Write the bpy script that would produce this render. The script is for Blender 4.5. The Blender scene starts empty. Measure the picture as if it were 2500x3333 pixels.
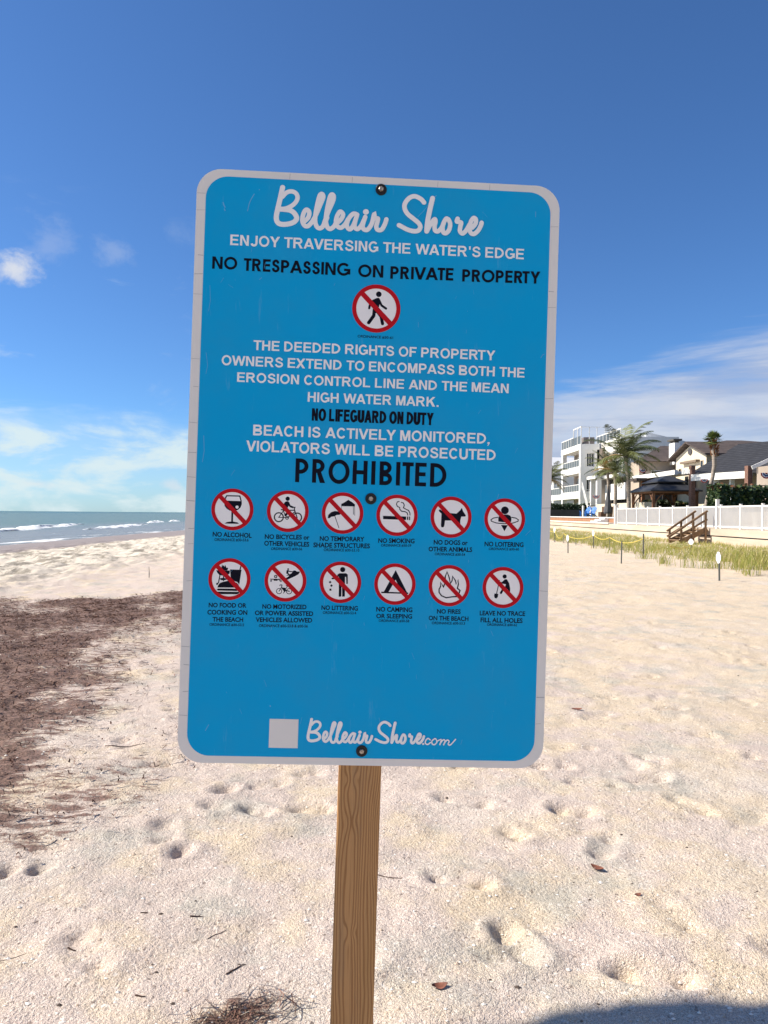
import bpy, bmesh, math, random
import numpy as np
from mathutils import Vector, Matrix

SC = bpy.context.scene
COL = SC.collection
R = math.radians
F_PX, CX, CY = 2407.0, 1250.0, 1666.5          # focal length and centre in pixels of the 2500 x 3333 photo

# ------------------------------------------------------------------ camera
ROLL, PITCH = math.atan(.0081), math.atan(6.1 / F_PX)
cr, sr, cp_, sp_ = math.cos(ROLL), math.sin(ROLL), math.cos(PITCH), math.sin(PITCH)
_X = np.array([cr, sr, 0]); _Zf = np.array([sr, -cr, 0]); _F = np.array([0, 0, 1.])
C2W = np.stack([_X, cp_ * _F - sp_ * _Zf, cp_ * _Zf + sp_ * _F])
RIGHT, DOWN, FWD = C2W[:, 0], C2W[:, 1], C2W[:, 2]
EYE = np.array([0, 0, 1.5])
cam = bpy.data.cameras.new('camera')
cam.sensor_fit = 'VERTICAL'; cam.sensor_height = 36.0; cam.lens = F_PX / 3333 * 36
cam.clip_start = .05; cam.clip_end = 40000
co = bpy.data.objects.new('camera', cam); COL.objects.link(co)
co.matrix_world = Matrix(((RIGHT[0], -DOWN[0], -FWD[0], 0), (RIGHT[1], -DOWN[1], -FWD[1], 0), (RIGHT[2], -DOWN[2], -FWD[2], 1.5), (0, 0, 0, 1)))
SC.camera = co
def ray(px, py): return RIGHT * (px - CX) + DOWN * (py - CY) + FWD * F_PX
def at(px, py, Y):                              # the point at distance Y straight ahead that photo pixel shows
    d = ray(px, py); p = EYE + d * (Y / d[1]); return Vector(p)
def ground(px, py, z=0.0):
    d = ray(px, py); t = (z - 1.5) / d[2]; return Vector(EYE + d * t)

# ------------------------------------------------------------------ sky, sun, exposure
SUN_EL, SUN_AZ = R(42), R(-86)                  # azimuth measured from straight ahead, negative = left (over the sea)
SUN = Vector((math.sin(SUN_AZ) * math.cos(SUN_EL), math.cos(SUN_AZ) * math.cos(SUN_EL), math.sin(SUN_EL)))
SC.view_settings.view_transform = 'Standard'; SC.view_settings.look = 'None'
SC.view_settings.gamma = 1; SC.view_settings.exposure = 0.78
W = bpy.data.worlds.new('World'); SC.world = W; W.use_nodes = True
nt = W.node_tree
class NB:                                        # tiny node builder
    def __init__(s, nt): s.nt = nt
    def n(s, t, **k):
        o = s.nt.nodes.new(t)
        for a, v in k.items(): setattr(o, a, v)
        return o
    def inp(s, sock, v):
        if v is None: return
        if isinstance(v, bpy.types.NodeSocket): s.nt.links.new(v, sock)
        else: sock.default_value = v
    def math(s, op, a, b=None, c=None, clamp=False):
        o = s.n('ShaderNodeMath', operation=op, use_clamp=clamp)
        for i, v in enumerate((a, b, c)): s.inp(o.inputs[i], v)
        return o.outputs[0]
    def mix(s, f, a, b, mode='MIX'):
        o = s.n('ShaderNodeMix', data_type='RGBA', blend_type=mode)
        s.inp(o.inputs[0], f); s.inp(o.inputs[6], a); s.inp(o.inputs[7], b); return o.outputs[2]
    def noise(s, vec, scale, detail=3, rough=.5, dist=0):
        o = s.n('ShaderNodeTexNoise'); s.inp(o.inputs['Vector'], vec); s.inp(o.inputs['Scale'], scale)
        o.inputs['Detail'].default_value = detail; o.inputs['Roughness'].default_value = rough; o.inputs['Distortion'].default_value = dist
        return o.outputs['Fac']
    def vor(s, vec, scale, feat='F1', out='Distance'):
        o = s.n('ShaderNodeTexVoronoi', feature=feat); s.inp(o.inputs['Vector'], vec); s.inp(o.inputs['Scale'], scale); return o.outputs[out]
    def step(s, v, a, b, smooth=True):           # 0..1 ramp of v between a and b
        o = s.n('ShaderNodeMapRange', interpolation_type='SMOOTHSTEP' if smooth else 'LINEAR')
        s.inp(o.inputs[0], v); s.inp(o.inputs[1], a); s.inp(o.inputs[2], b); return o.outputs[0]
    def mapv(s, vec, scale=(1, 1, 1), rot=(0, 0, 0), loc=(0, 0, 0)):
        o = s.n('ShaderNodeMapping'); s.inp(o.inputs[0], vec); o.inputs[1].default_value = loc; o.inputs[2].default_value = rot; o.inputs[3].default_value = scale
        return o.outputs[0]
def rgb(r, g, b): return (r, g, b, 1)
def srgb(r, g, b):
    f = lambda c: ((c / 255 + .055) / 1.055) ** 2.4 if c > 10 else c / 255 / 12.92
    return (f(r), f(g), f(b), 1)

nt.nodes.clear(); b = NB(nt)
sky = b.n('ShaderNodeTexSky', sky_type='NISHITA', sun_disc=False, sun_elevation=SUN_EL, sun_rotation=SUN_AZ, altitude=0, air_density=.85, dust_density=.30, ozone_density=3.0)
d = b.n('ShaderNodeTexCoord').outputs['Generated']
sep = b.n('ShaderNodeSeparateXYZ'); b.inp(sep.inputs[0], d)
el = b.math('MULTIPLY', b.math('ARCSINE', sep.outputs[2]), 57.2958)
az = b.math('MULTIPLY', b.math('ARCTAN2', sep.outputs[0], sep.outputs[1]), 57.2958)
ang = b.n('ShaderNodeCombineXYZ'); b.inp(ang.inputs[0], az); b.inp(ang.inputs[1], el)
A = ang.outputs[0]
SKYTINT = (.54, .83, 1.14)
skyc = b.mix(1.0, sky.outputs[0], rgb(*SKYTINT), 'MULTIPLY')
# cloud bank over the land: its top climbs towards the right, streaked
n_st = b.noise(b.mapv(A, (.055, .42, 1), (0, 0, R(-9))), 1.0, 6, .6, .4)
n_cl = b.noise(b.mapv(A, (.16, .42, 1)), 1.0, 6, .58, .3)
top_r = b.math('ADD', b.math('MULTIPLY', az, .26), 5.2)
bank = b.math('SUBTRACT', b.math('ADD', top_r, b.math('MULTIPLY', b.math('SUBTRACT', n_st, .5), 9.0)), el)
bank = b.step(bank, -1.2, 2.6)
bank = b.math('MULTIPLY', bank, b.step(az, -2.0, 9.0))
bank = b.math('MULTIPLY', bank, b.math('ADD', .48, b.math('MULTIPLY', n_cl, .85)), clamp=True)
# bright haze bank over the sea
topl = b.math('SUBTRACT', b.math('ADD', 6.6, b.math('MULTIPLY', b.math('SUBTRACT', n_st, .5), 7.0)), el)
bankl = b.math('MULTIPLY', b.step(topl, -1.2, 1.6), b.math('SUBTRACT', 1.0, b.step(az, -9.0, 3.0)))
bankl = b.math('MULTIPLY', bankl, b.math('ADD', .22, b.math('MULTIPLY', b.step(n_cl, .42, .62), .72)), clamp=True)
# thin wisps and a few puffs higher on the left
n_w = b.noise(b.mapv(A, (.12, .30, 1), (0, 0, R(-16)), (3.1, 1.7, 0)), 1.0, 6, .62, .6)
wisp = b.math('MULTIPLY', b.step(n_w, .56, .80), .42)
wisp = b.math('MULTIPLY', wisp, b.math('MULTIPLY', b.step(el, 3, 8), b.math('SUBTRACT', 1.0, b.step(el, 15, 24))))
wisp = b.math('MULTIPLY', wisp, b.math('SUBTRACT', 1.0, b.step(az, -8.0, 4.0)))
n_p = b.noise(b.mapv(A, (.42, .55, 1), (0, 0, 0), (1.3, 4.7, 0)), 1.0, 6, .6, .2)
def blob(a0, e0, ra, re_):
    dx = b.math('DIVIDE', b.math('SUBTRACT', az, a0), ra); dy = b.math('DIVIDE', b.math('SUBTRACT', el, e0), re_)
    rr = b.math('SQRT', b.math('ADD', b.math('MULTIPLY', dx, dx), b.math('MULTIPLY', dy, dy)))
    v = b.math('ADD', b.math('SUBTRACT', 1.0, rr), b.math('MULTIPLY', b.math('SUBTRACT', n_p, .5), 2.6))
    return b.step(v, .1, 1.1)
puff = b.math('MULTIPLY', blob(-27.0, 16.4, 2.9, 1.5), .85)
puff = b.math('MAXIMUM', puff, b.math('MULTIPLY', blob(-24.6, 18.4, 2.6, 2.0), .16))
puff = b.math('MAXIMUM', puff, b.math('MULTIPLY', blob(-20.4, 18.5, 1.8, 1.4), .18))
puff = b.math('MAXIMUM', puff, b.math('MULTIPLY', blob(-14.0, 5.0, 1.7, .75), .6))
puff = b.math('MAXIMUM', puff, b.math('MULTIPLY', blob(-16.0, 1.9, 1.1, .7), .5))
puff = b.math('MAXIMUM', puff, b.math('MULTIPLY', blob(-25.2, 1.9, 1.6, .6), .5))
CL = 5.9                                         # radiance of a lit cloud on the sky texture's own scale
cold = b.mix(b.step(n_st, .40, .62), rgb(CL * .60, CL * .67, CL * .86), rgb(CL * .86, CL * .90, CL * 1.0))
s1 = b.mix(b.math('MULTIPLY', bank, .92), skyc, cold)
s2 = b.mix(bankl, s1, rgb(CL * .92, CL * 1.09, CL * 1.13))
s3 = b.mix(wisp, s2, rgb(CL * .95, CL * 1.05, CL * 1.12))
s4 = b.mix(puff, s3, rgb(CL * 1.0, CL * 1.02, CL * 1.06))
bg = b.n('ShaderNodeBackground'); b.inp(bg.inputs[0], s4); bg.inputs[1].default_value = .078
out = b.n('ShaderNodeOutputWorld'); nt.links.new(bg.outputs[0], out.inputs[0])
sl = bpy.data.lights.new('sun', 'SUN'); sl.energy = 4.8; sl.angle = R(.53); sl.color = (1.0, .93, .82)
so = bpy.data.objects.new('sun', sl); COL.objects.link(so)
so.rotation_euler = SUN.to_track_quat('Z', 'Y').to_euler()

# ------------------------------------------------------------------ helpers
def tag(o, label=None, cat=None, group=None, kind=None):
    if label: o['label'] = label
    if cat: o['category'] = cat
    if group: o['group'] = group
    if kind: o['kind'] = kind
    return o
def empty(name, loc, label=None, cat=None, group=None, rz=0):
    o = bpy.data.objects.new(name, None); COL.objects.link(o); o.location = loc; o.rotation_euler = (0, 0, rz); o.empty_display_size = .2
    return tag(o, label, cat, group)
def copy_tree(o, parent=None):
    c = o.copy(); COL.objects.link(c)
    if parent is not None: c.parent = parent
    for ch in [x for x in o.children]: copy_tree(ch, c)
    return c

class MB:                                        # collects shapes and links them as ONE mesh object
    def __init__(s): s.v, s.f, s.m = [], [], []
    def add(s, vs, fs, mi=0):
        k = len(s.v); s.v += [tuple(p) for p in vs]
        for f in fs: s.f.append([i + k for i in f]); s.m.append(mi)
        return s
    def box(s, x0, x1, y0, y1, z0, z1, mi=0, M=None):
        vs = [Vector((x, y, z)) for z in (z0, z1) for y in (y0, y1) for x in (x0, x1)]
        if M is not None: vs = [M @ p for p in vs]
        return s.add(vs, [(0, 2, 3, 1), (4, 5, 7, 6), (0, 1, 5, 4), (2, 6, 7, 3), (0, 4, 6, 2), (1, 3, 7, 5)], mi)
    def bar(s, p, q, w, h=None, up=(0, 0, 1), mi=0):     # a rectangular bar from p to q
        p, q = Vector(p), Vector(q); h = h or w; a = (q - p).normalized(); u = Vector(up)
        if abs(a.dot(u)) > .98: u = Vector((1, 0, 0))
        x = a.cross(u).normalized(); y = x.cross(a)
        vs = [e + x * (i * w / 2) + y * (j * h / 2) for e in (p, q) for i, j in ((-1, -1), (1, -1), (1, 1), (-1, 1))]
        return s.add(vs, [(0, 1, 2, 3), (7, 6, 5, 4), (0, 4, 5, 1), (1, 5, 6, 2), (2, 6, 7, 3), (3, 7, 4, 0)], mi)
    def tube(s, pts, rad, n=8, mi=0, cap=True):
        pts = [Vector(p) for p in pts]; rs = rad if isinstance(rad, (list, tuple)) else [rad] * len(pts)
        rings = []; k = len(s.v)
        for i, p in enumerate(pts):
            a = (pts[min(i + 1, len(pts) - 1)] - pts[max(i - 1, 0)]).normalized()
            u = Vector((0, 0, 1)) if abs(a.z) < .9 else Vector((1, 0, 0))
            x = a.cross(u).normalized(); y = x.cross(a)
            for j in range(n):
                t = 2 * math.pi * j / n; s.v.append(tuple(p + (x * math.cos(t) + y * math.sin(t)) * rs[i]))
        for i in range(len(pts) - 1):
            for j in range(n):
                s.f.append([k + i * n + j, k + i * n + (j + 1) % n, k + (i + 1) * n + (j + 1) % n, k + (i + 1) * n + j]); s.m.append(mi)
        if cap:
            s.f.append([k + j for j in range(n)][::-1]); s.m.append(mi)
            s.f.append([k + (len(pts) - 1) * n + j for j in range(n)]); s.m.append(mi)
        return s
    def prism(s, poly, d, mi=0):                 # polygon (3-D points) pushed along d
        n = len(poly); d = Vector(d); vs = [Vector(p) for p in poly] + [Vector(p) + d for p in poly]
        return s.add(vs, [list(range(n))[::-1], [i + n for i in range(n)]] + [(i, (i + 1) % n, (i + 1) % n + n, i + n) for i in range(n)], mi)
    def disc(s, c, r, n=24, axis='z', mi=0):
        return s
    def build(s, name, mats, parent=None, smooth=False, loc=None):
        me = bpy.data.meshes.new(name); me.from_pydata(s.v, [], s.f)
        mats = mats if isinstance(mats, (list, tuple)) else [mats]
        for m in mats: me.materials.append(m)
        if len(mats) > 1: me.polygons.foreach_set('material_index', s.m)
        if smooth: me.polygons.foreach_set('use_smooth', [True] * len(me.polygons))
        me.update()
        o = bpy.data.objects.new(name, me); COL.objects.link(o)
        if parent is not None: o.parent = parent
        if loc is not None: o.location = loc
        return o
def offs(mb, loc):                               # vertices given in world space, thing placed at loc
    l = Vector(loc); mb.v = [(p[0] - l.x, p[1] - l.y, p[2] - l.z) for p in mb.v]; return mb

MATS = {}
def pm(name, col, rough=.6, spec=.4, var=0., vscale=3., bump=0., bscale=40., bdist=.01, metal=0., stretch=(1, 1, 1), coord='Object', col2=None):
    m = bpy.data.materials.new(name); m.use_nodes = True; t = m.node_tree; k = NB(t); p = t.nodes['Principled BSDF']
    c = rgb(*col[:3])
    p.inputs['Roughness'].default_value = rough; p.inputs['Specular IOR Level'].default_value = spec; p.inputs['Metallic'].default_value = metal
    p.inputs['Base Color'].default_value = c
    if var or bump or col2:
        v = k.mapv(k.n('ShaderNodeTexCoord').outputs[coord], stretch)
    if var or col2:
        nz = k.noise(v, vscale, 5, .6)
        lo = rgb(*[x * (1 - var) for x in col[:3]]) if col2 is None else rgb(*col2[:3]); hi = rgb(*[min(1, x * (1 + var)) for x in col[:3]])
        k.inp(p.inputs['Base Color'], k.mix(k.step(nz, .3, .7), lo, hi))
    if bump:
        bp = k.n('ShaderNodeBump'); bp.inputs['Strength'].default_value = bump; bp.inputs['Distance'].default_value = bdist
        k.inp(bp.inputs['Height'], k.noise(v, bscale, 4, .6)); k.inp(p.inputs['Normal'], bp.outputs[0])
    MATS[name] = m; return m

# value noise on numpy arrays
def vnoise(x, y, seed=0):
    xi, yi = np.floor(x).astype(np.int64), np.floor(y).astype(np.int64); fx, fy = x - xi, y - yi
    fx, fy = fx * fx * (3 - 2 * fx), fy * fy * (3 - 2 * fy)
    def h(a, c):
        n = (a * 374761393 + c * 668265263 + seed * 974634721) & 0xffffffff
        n = ((n ^ (n >> 13)) * 1274126177) & 0xffffffff
        return ((n ^ (n >> 16)) & 0xffffff) / 0xffffff
    a, b_, c, e = h(xi, yi), h(xi + 1, yi), h(xi, yi + 1), h(xi + 1, yi + 1)
    return (a * (1 - fx) + b_ * fx) * (1 - fy) + (c * (1 - fx) + e * fx) * fy
def fbm(x, y, oct=4, seed=0):
    s = 0; a = 1; t = 0
    for i in range(oct): s = s + a * vnoise(x * 2 ** i + 17.3 * i, y * 2 ** i - 9.1 * i, seed + i); t += a; a *= .5
    return s / t
def sstep(v, a, c):
    t = np.clip((v - a) / (c - a), 0, 1); return t * t * (3 - 2 * t)

# ------------------------------------------------------------------ beach, water
rng = np.random.default_rng(7)
P = 2500 / 1659.0
WATER_Z = -.9
def base_h(x, y):
    z = np.where(x < -8, -(-8 - x) * .0474, 0.)
    z = np.maximum(z, -3.0)
    z = z + sstep(x, 8.8, 16.2) * .14 * (1 - sstep(x, 16.6, 18))
    return z
def wrack_mask(x, y):
    w = fbm(x * .9, y * .5, 4, 5) - .5
    m = sstep(-x + w * 1.5, 1.15 + .15 * sstep(y, 5, 9), 2.15 + 1.5 * sstep(y, 3.8, 7.5)) * sstep(14.2 + (x + 3.9) * .75 + w * 2.4 - y, -.3, .5) * sstep(y + w, 2.5, 3.6) * sstep(x, -14, -9)
    m = m * (.62 + .38 * sstep(fbm(x * 1.6 + 3, y * .9 + x * .2, 5, 21), .34, .56))
    g = np.exp(-(((x + .43) / .29) ** 2 + ((y - 2.22 - (x + .43) * .32) / .16) ** 2))
    return np.clip(np.maximum(m, sstep(g + w * 1.2, .14, .80) * .85), 0, 1)
foot = []                                        # prints: heel point, toe point, size; from the photo first, then older ones
for (p0, p1, s) in [((945, 1889), (1042, 1904), 1.), ((1092, 2003), (1140, 2052), 1.), ((1352, 2090), (1476, 2113), 1.05), ((1208, 1746), (1266, 1752), .9), ((962, 1720), (1046, 1730), .9), ((1098, 1786), (1118, 1796), .8), ((700, 1740), (640, 1742), .8),
        ((495, 1700), (482, 1708), .8), ((452, 1740), (470, 1746), .7), ((540, 1744), (562, 1752), .9), ((1300, 1832), (1318, 1800), .8), ((382, 1840), (392, 1836), .7), ((325, 1652), (330, 1650), .5), ((352, 1652), (358, 1650), .5), ((60, 1535), (72, 1532), .9),
        ((650, 1668), (680, 1664), .7), ((1500, 1500), (1540, 1504), .9), ((1430, 1538), (1470, 1536), .7), ((1385, 1462), (1410, 1460), .7), ((8, 1888), (24, 1878), .9), ((75, 1880), (84, 1876), .6), ((985, 1652), (1010, 1652), .8), ((1165, 1658), (1215, 1656), .8)]:
    g0, g1 = ground(p0[0] * P, p0[1] * P), ground(p1[0] * P, p1[1] * P); foot.append((g0.x, g0.y, g1.x, g1.y, s))
for i in range(360):
    y = 2.4 + 26 * rng.random() ** 1.5; x = -3.2 + rng.random() * (3.2 + 8.5) if y < 9 else -12 + 21 * rng.random()
    a = rng.random() * 6.28; L = .08 + .14 * rng.random(); foot.append((x, y, x + L * math.cos(a), y + L * math.sin(a), .38 + .36 * rng.random()))
def axis(stops):                                 # (start, step) pieces
    out = []
    for (a, e, st) in stops: out += list(np.arange(a, e, st))
    return out
ys = axis([(-60, -5, 5), (-5, .4, .45), (.4, 1.9, .06)])
y = 1.9
while y < 6000:
    ys.append(y); y += .0105 * max(1, y / 3.0) ** 1.3
ys = np.array(ys)
us = np.linspace(-2, 2, 900)
U, Yg = np.meshgrid(us, ys)
Xg = U * (np.maximum(Yg, 0) * .62 + 1.5) + np.sign(U) * np.maximum(np.abs(U) - 1.15, 0) ** 3 * 110
Zg = base_h(Xg, Yg)
near = 1 - sstep(Yg, 30, 90)
und = (fbm(Xg * .55, Yg * .55, 3, 1) - .5) * .075 + (fbm(Xg * 2.3, Yg * 2.3, 3, 2) - .5) * .044 + (fbm(Xg * 7.0, Yg * 7.0, 3, 3) - .5) * .024
land = sstep(Xg, -24, -16)
Zg = Zg + und * near * (.25 + .75 * land) + (fbm(Xg * .08, Yg * .05, 3, 9) - .5) * .10 * sstep(Yg, 10, 30)
rough_l = sstep(-Xg, 5.5, 8) * sstep(Yg, 10, 14) * land
Zg = Zg + rough_l * (fbm(Xg * 1.9, Yg * 1.3, 5, 31) - .5) * .34 * near
for (ax, ay, bx, by, s) in foot:
    fy0, fy1 = min(ay, by) - .25, max(ay, by) + .25
    i0, i1 = np.searchsorted(ys, (fy0, fy1))
    if i1 <= i0: continue
    X, Y = Xg[i0:i1], Yg[i0:i1]; wob = (fbm(X * 11 + ax * 7, Y * 11, 3, 4) - .5) * .05
    L2 = (bx - ax) ** 2 + (by - ay) ** 2 + 1e-9; t = np.clip(((X - ax) * (bx - ax) + (Y - ay) * (by - ay)) / L2, 0, 1)
    dseg = np.hypot(X - ax - t * (bx - ax), Y - ay - t * (by - ay)) + wob
    Zg[i0:i1] += -.014 * s * (1 - sstep(dseg, .02, .070)) + .010 * s * np.exp(-((dseg - .088) / .026) ** 2)
    for (cx_, cy_) in ((ax, ay), (bx, by)):
        r_ = np.hypot(X - cx_, Y - cy_) + wob; Zg[i0:i1] += -.024 * s * (1 - sstep(r_, .014, .046))
WR = wrack_mask(Xg, Yg)
Zg = Zg + WR * ((fbm(Xg * 7, Yg * 7, 4, 41) - .4) * .07) * near
ny, nx = Xg.shape
me = bpy.data.meshes.new('sand_beach')
me.vertices.add(ny * nx); me.vertices.foreach_set('co', np.stack([Xg, Yg, Zg], -1).astype(np.float32).ravel())
idx = np.arange(ny * nx).reshape(ny, nx)
q = np.stack([idx[:-1, :-1], idx[:-1, 1:], idx[1:, 1:], idx[1:, :-1]], -1).reshape(-1, 4)
me.loops.add(q.size); me.loops.foreach_set('vertex_index', q.ravel().astype(np.int32))
me.polygons.add(len(q)); me.polygons.foreach_set('loop_start', np.arange(0, q.size, 4, dtype=np.int32))
me.update(calc_edges=True); me.polygons.foreach_set('use_smooth', np.ones(len(q), dtype=bool))
at_ = me.attributes.new('wrack', 'FLOAT', 'POINT'); at_.data.foreach_set('value', WR.astype(np.float32).ravel())
beach = bpy.data.objects.new('sand_beach', me); COL.objects.link(beach)
tag(beach, 'pale sandy beach with footprints and shell grit', 'beach', kind='structure')
def sand_z(x, y):
    i = min(max(int(np.searchsorted(ys, y)), 1), ny - 1); r0, r1 = Xg[i - 1], Xg[i]
    z0, z1 = np.interp(x, r0, Zg[i - 1]), np.interp(x, r1, Zg[i]); t = (y - ys[i - 1]) / (ys[i] - ys[i - 1])
    return float(z0 * (1 - t) + z1 * t)

m = bpy.data.materials.new('sand'); m.use_nodes = True; k = NB(m.node_tree); p = m.node_tree.nodes['Principled BSDF']
pos = k.n('ShaderNodeNewGeometry').outputs['Position']; sp = k.n('ShaderNodeSeparateXYZ'); k.inp(sp.inputs[0], pos)
big = k.noise(pos, .75, 5, .62); mid = k.noise(k.mapv(pos, loc=(5, 2, 0)), 2.1, 5, .62); gr = k.noise(k.mapv(pos, loc=(1, 9, 0)), 1.7, 5, .66)
# tone drifts: pinkish shell sand, yellow sand towards the dune, grey-green dapples of shade put into the colour
c = k.mix(k.step(k.math('ADD', mid, k.math('MULTIPLY', k.step(sp.outputs[0], -1, 6), .22)), .46, .66), rgb(.700, .560, .475), rgb(.77, .605, .40))
c = k.mix(k.step(big, .50, .72), c, rgb(.735, .630, .530))
c = k.mix(k.math('MULTIPLY', k.step(gr, .50, .68), .75), c, rgb(.47, .46, .385))
c = k.mix(k.math('MULTIPLY', k.step(sp.outputs[1], 14, 40), .55), c, rgb(.77, .605, .41))
# loose grains: light shell bits and dark specks
g1 = k.noise(pos, 250, 2, .6); g2 = k.noise(k.mapv(pos, loc=(3, 3, 1)), 85, 3, .65); vs = k.vor(pos, 95, out='Color')
c = k.mix(k.step(g1, .36, .64), k.mix(.50, c, rgb(.20, .14, .10)), k.mix(.35, c, rgb(.84, .76, .66)))
c = k.mix(k.math('MULTIPLY', k.step(g2, .60, .74), .30), c, rgb(.28, .21, .17))
sv = k.n('ShaderNodeSeparateColor'); k.inp(sv.inputs[0], vs)
c = k.mix(k.math('MULTIPLY', k.math('GREATER_THAN', sv.outputs[0], .965), .55), c, rgb(.82, .75, .66))
c = k.mix(k.math('MULTIPLY', k.math('GREATER_THAN', sv.outputs[1], .985), .6), c, rgb(.16, .11, .085))
# greyer, stony sand and dark olive streaks between the wrack and the water
stl = k.noise(k.mapv(pos, (.9, .30, 1)), 1.6, 7, .74)
ml = k.math('MULTIPLY', k.step(sp.outputs[0], -6.0, -9.5), k.step(sp.outputs[1], 9, 13))
c = k.mix(k.math('MULTIPLY', ml, .75), c, rgb(.66, .59, .48))
c = k.mix(k.math('MULTIPLY', k.math('MULTIPLY', ml, k.step(stl, .47, .58)), .8), c, rgb(.21, .18, .135))
# wet sand at the water's edge
wet = k.step(k.math('ADD', sp.outputs[0], k.math('MULTIPLY', k.math('SUBTRACT', k.noise(k.mapv(pos, (1, .06, 1)), .8, 3), .5), 3.0)), -16.2, -17.4)
c = k.mix(wet, c, rgb(.29, .235, .20))
# seaweed stain and crumbs
at2 = k.n('ShaderNodeAttribute', attribute_name='wrack').outputs['Fac']
sw = k.noise(k.mapv(pos, (1.0, 2.6, 1), (0, 0, R(-14))), 6.5, 6, .72); sf = k.noise(pos, 48, 4, .7)
wm = k.math('SUBTRACT', k.math('ADD', k.math('MULTIPLY', at2, 1.25), k.math('ADD', k.math('MULTIPLY', k.math('SUBTRACT', sw, .5), 2.2), k.math('MULTIPLY', k.math('SUBTRACT', sf, .5), .8))), .50)
wm = k.math('MULTIPLY', k.step(wm, 0, .40), k.step(at2, .01, .12))
wc = k.mix(k.step(sf, .35, .65), rgb(.070, .036, .027), rgb(.255, .148, .115))
c = k.mix(k.math('MULTIPLY', wm, .92), c, wc)
k.inp(p.inputs['Base Color'], c)
p.inputs['Specular IOR Level'].default_value = .25
k.inp(p.inputs['Roughness'], k.mix(wet, rgb(.9, .9, .9), rgb(.5, .5, .5)))
hb = k.math('ADD', k.math('MULTIPLY', g1, .5), k.math('ADD', k.math('MULTIPLY', g2, 1.0), k.math('MULTIPLY', k.noise(pos, 24, 4, .6), 1.1)))
bp = k.n('ShaderNodeBump'); bp.inputs['Strength'].default_value = .8; bp.inputs['Distance'].default_value = .017
k.inp(bp.inputs['Height'], hb); k.inp(p.inputs['Normal'], bp.outputs[0])
me.materials.append(m)

# the sea
mb = MB(); xs = [-12000, -3000, -900, -300, -120, -60, -40, -30, -22]; yy = [-600, -100, 0, 40, 80, 120, 160, 240, 400, 800, 2000, 6000, 14000]
vs_ = [(x, y, WATER_Z) for y in yy for x in xs]; n = len(xs)
sea = mb.add(vs_, [(j * n + i, j * n + i + 1, (j + 1) * n + i + 1, (j + 1) * n + i) for j in range(len(yy) - 1) for i in range(n - 1)])
def sea_nodes(m, foam=False):
    m.use_nodes = True; k = NB(m.node_tree); p = m.node_tree.nodes['Principled BSDF']
    pos = k.n('ShaderNodeNewGeometry').outputs['Position']; sp = k.n('ShaderNodeSeparateXYZ'); k.inp(sp.inputs[0], pos)
    x = sp.outputs[0]
    c = k.mix(k.step(x, -34, -70), rgb(.205, .20, .18), rgb(.115, .16, .12))
    c = k.mix(k.step(x, -70, -900), c, rgb(.050, .105, .075))
    band = k.noise(k.mapv(pos, (.10, .022, 1)), 1.0, 5, .6)
    c = k.mix(k.math('MULTIPLY', k.step(band, .5, .7), .45), c, rgb(.16, .19, .165))
    fn = k.noise(k.mapv(pos, (.55, .11, 1)), 1.0, 7, .7)
    edge = k.math('ADD', k.step(x, -31.0, -27.6), k.math('MULTIPLY', k.step(x, -48, -30), .25))
    fm = k.math('MULTIPLY', k.step(k.math('ADD', fn, k.math('MULTIPLY', edge, .13)), .66, .76), k.step(x, -60, -42))
    c = k.mix(fm, c, rgb(.78, .80, .80))
    k.inp(p.inputs['Base Color'], c); k.inp(p.inputs['Roughness'], k.mix(fm, rgb(.24, .24, .24), rgb(.8, .8, .8)))
    p.inputs['IOR'].default_value = 1.33; p.inputs['Specular IOR Level'].default_value = .08
    h = k.math('ADD', k.math('MULTIPLY', k.noise(k.mapv(pos, (.5, .16, 1)), 1.0, 5, .6), 1.0), k.math('MULTIPLY', k.noise(k.mapv(pos, (2.2, 1.1, 1)), 1.0, 4, .6), .25))
    bp = k.n('ShaderNodeBump'); bp.inputs['Strength'].default_value = .9; bp.inputs['Distance'].default_value = .55
    k.inp(bp.inputs['Height'], h); k.inp(p.inputs['Normal'], bp.outputs[0])
    return m
sea_m = sea_nodes(bpy.data.materials.new('sea_water'))
tag(sea.build('sea_water', sea_m), 'calm green grey sea reaching the horizon', 'sea', kind='structure')

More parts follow.
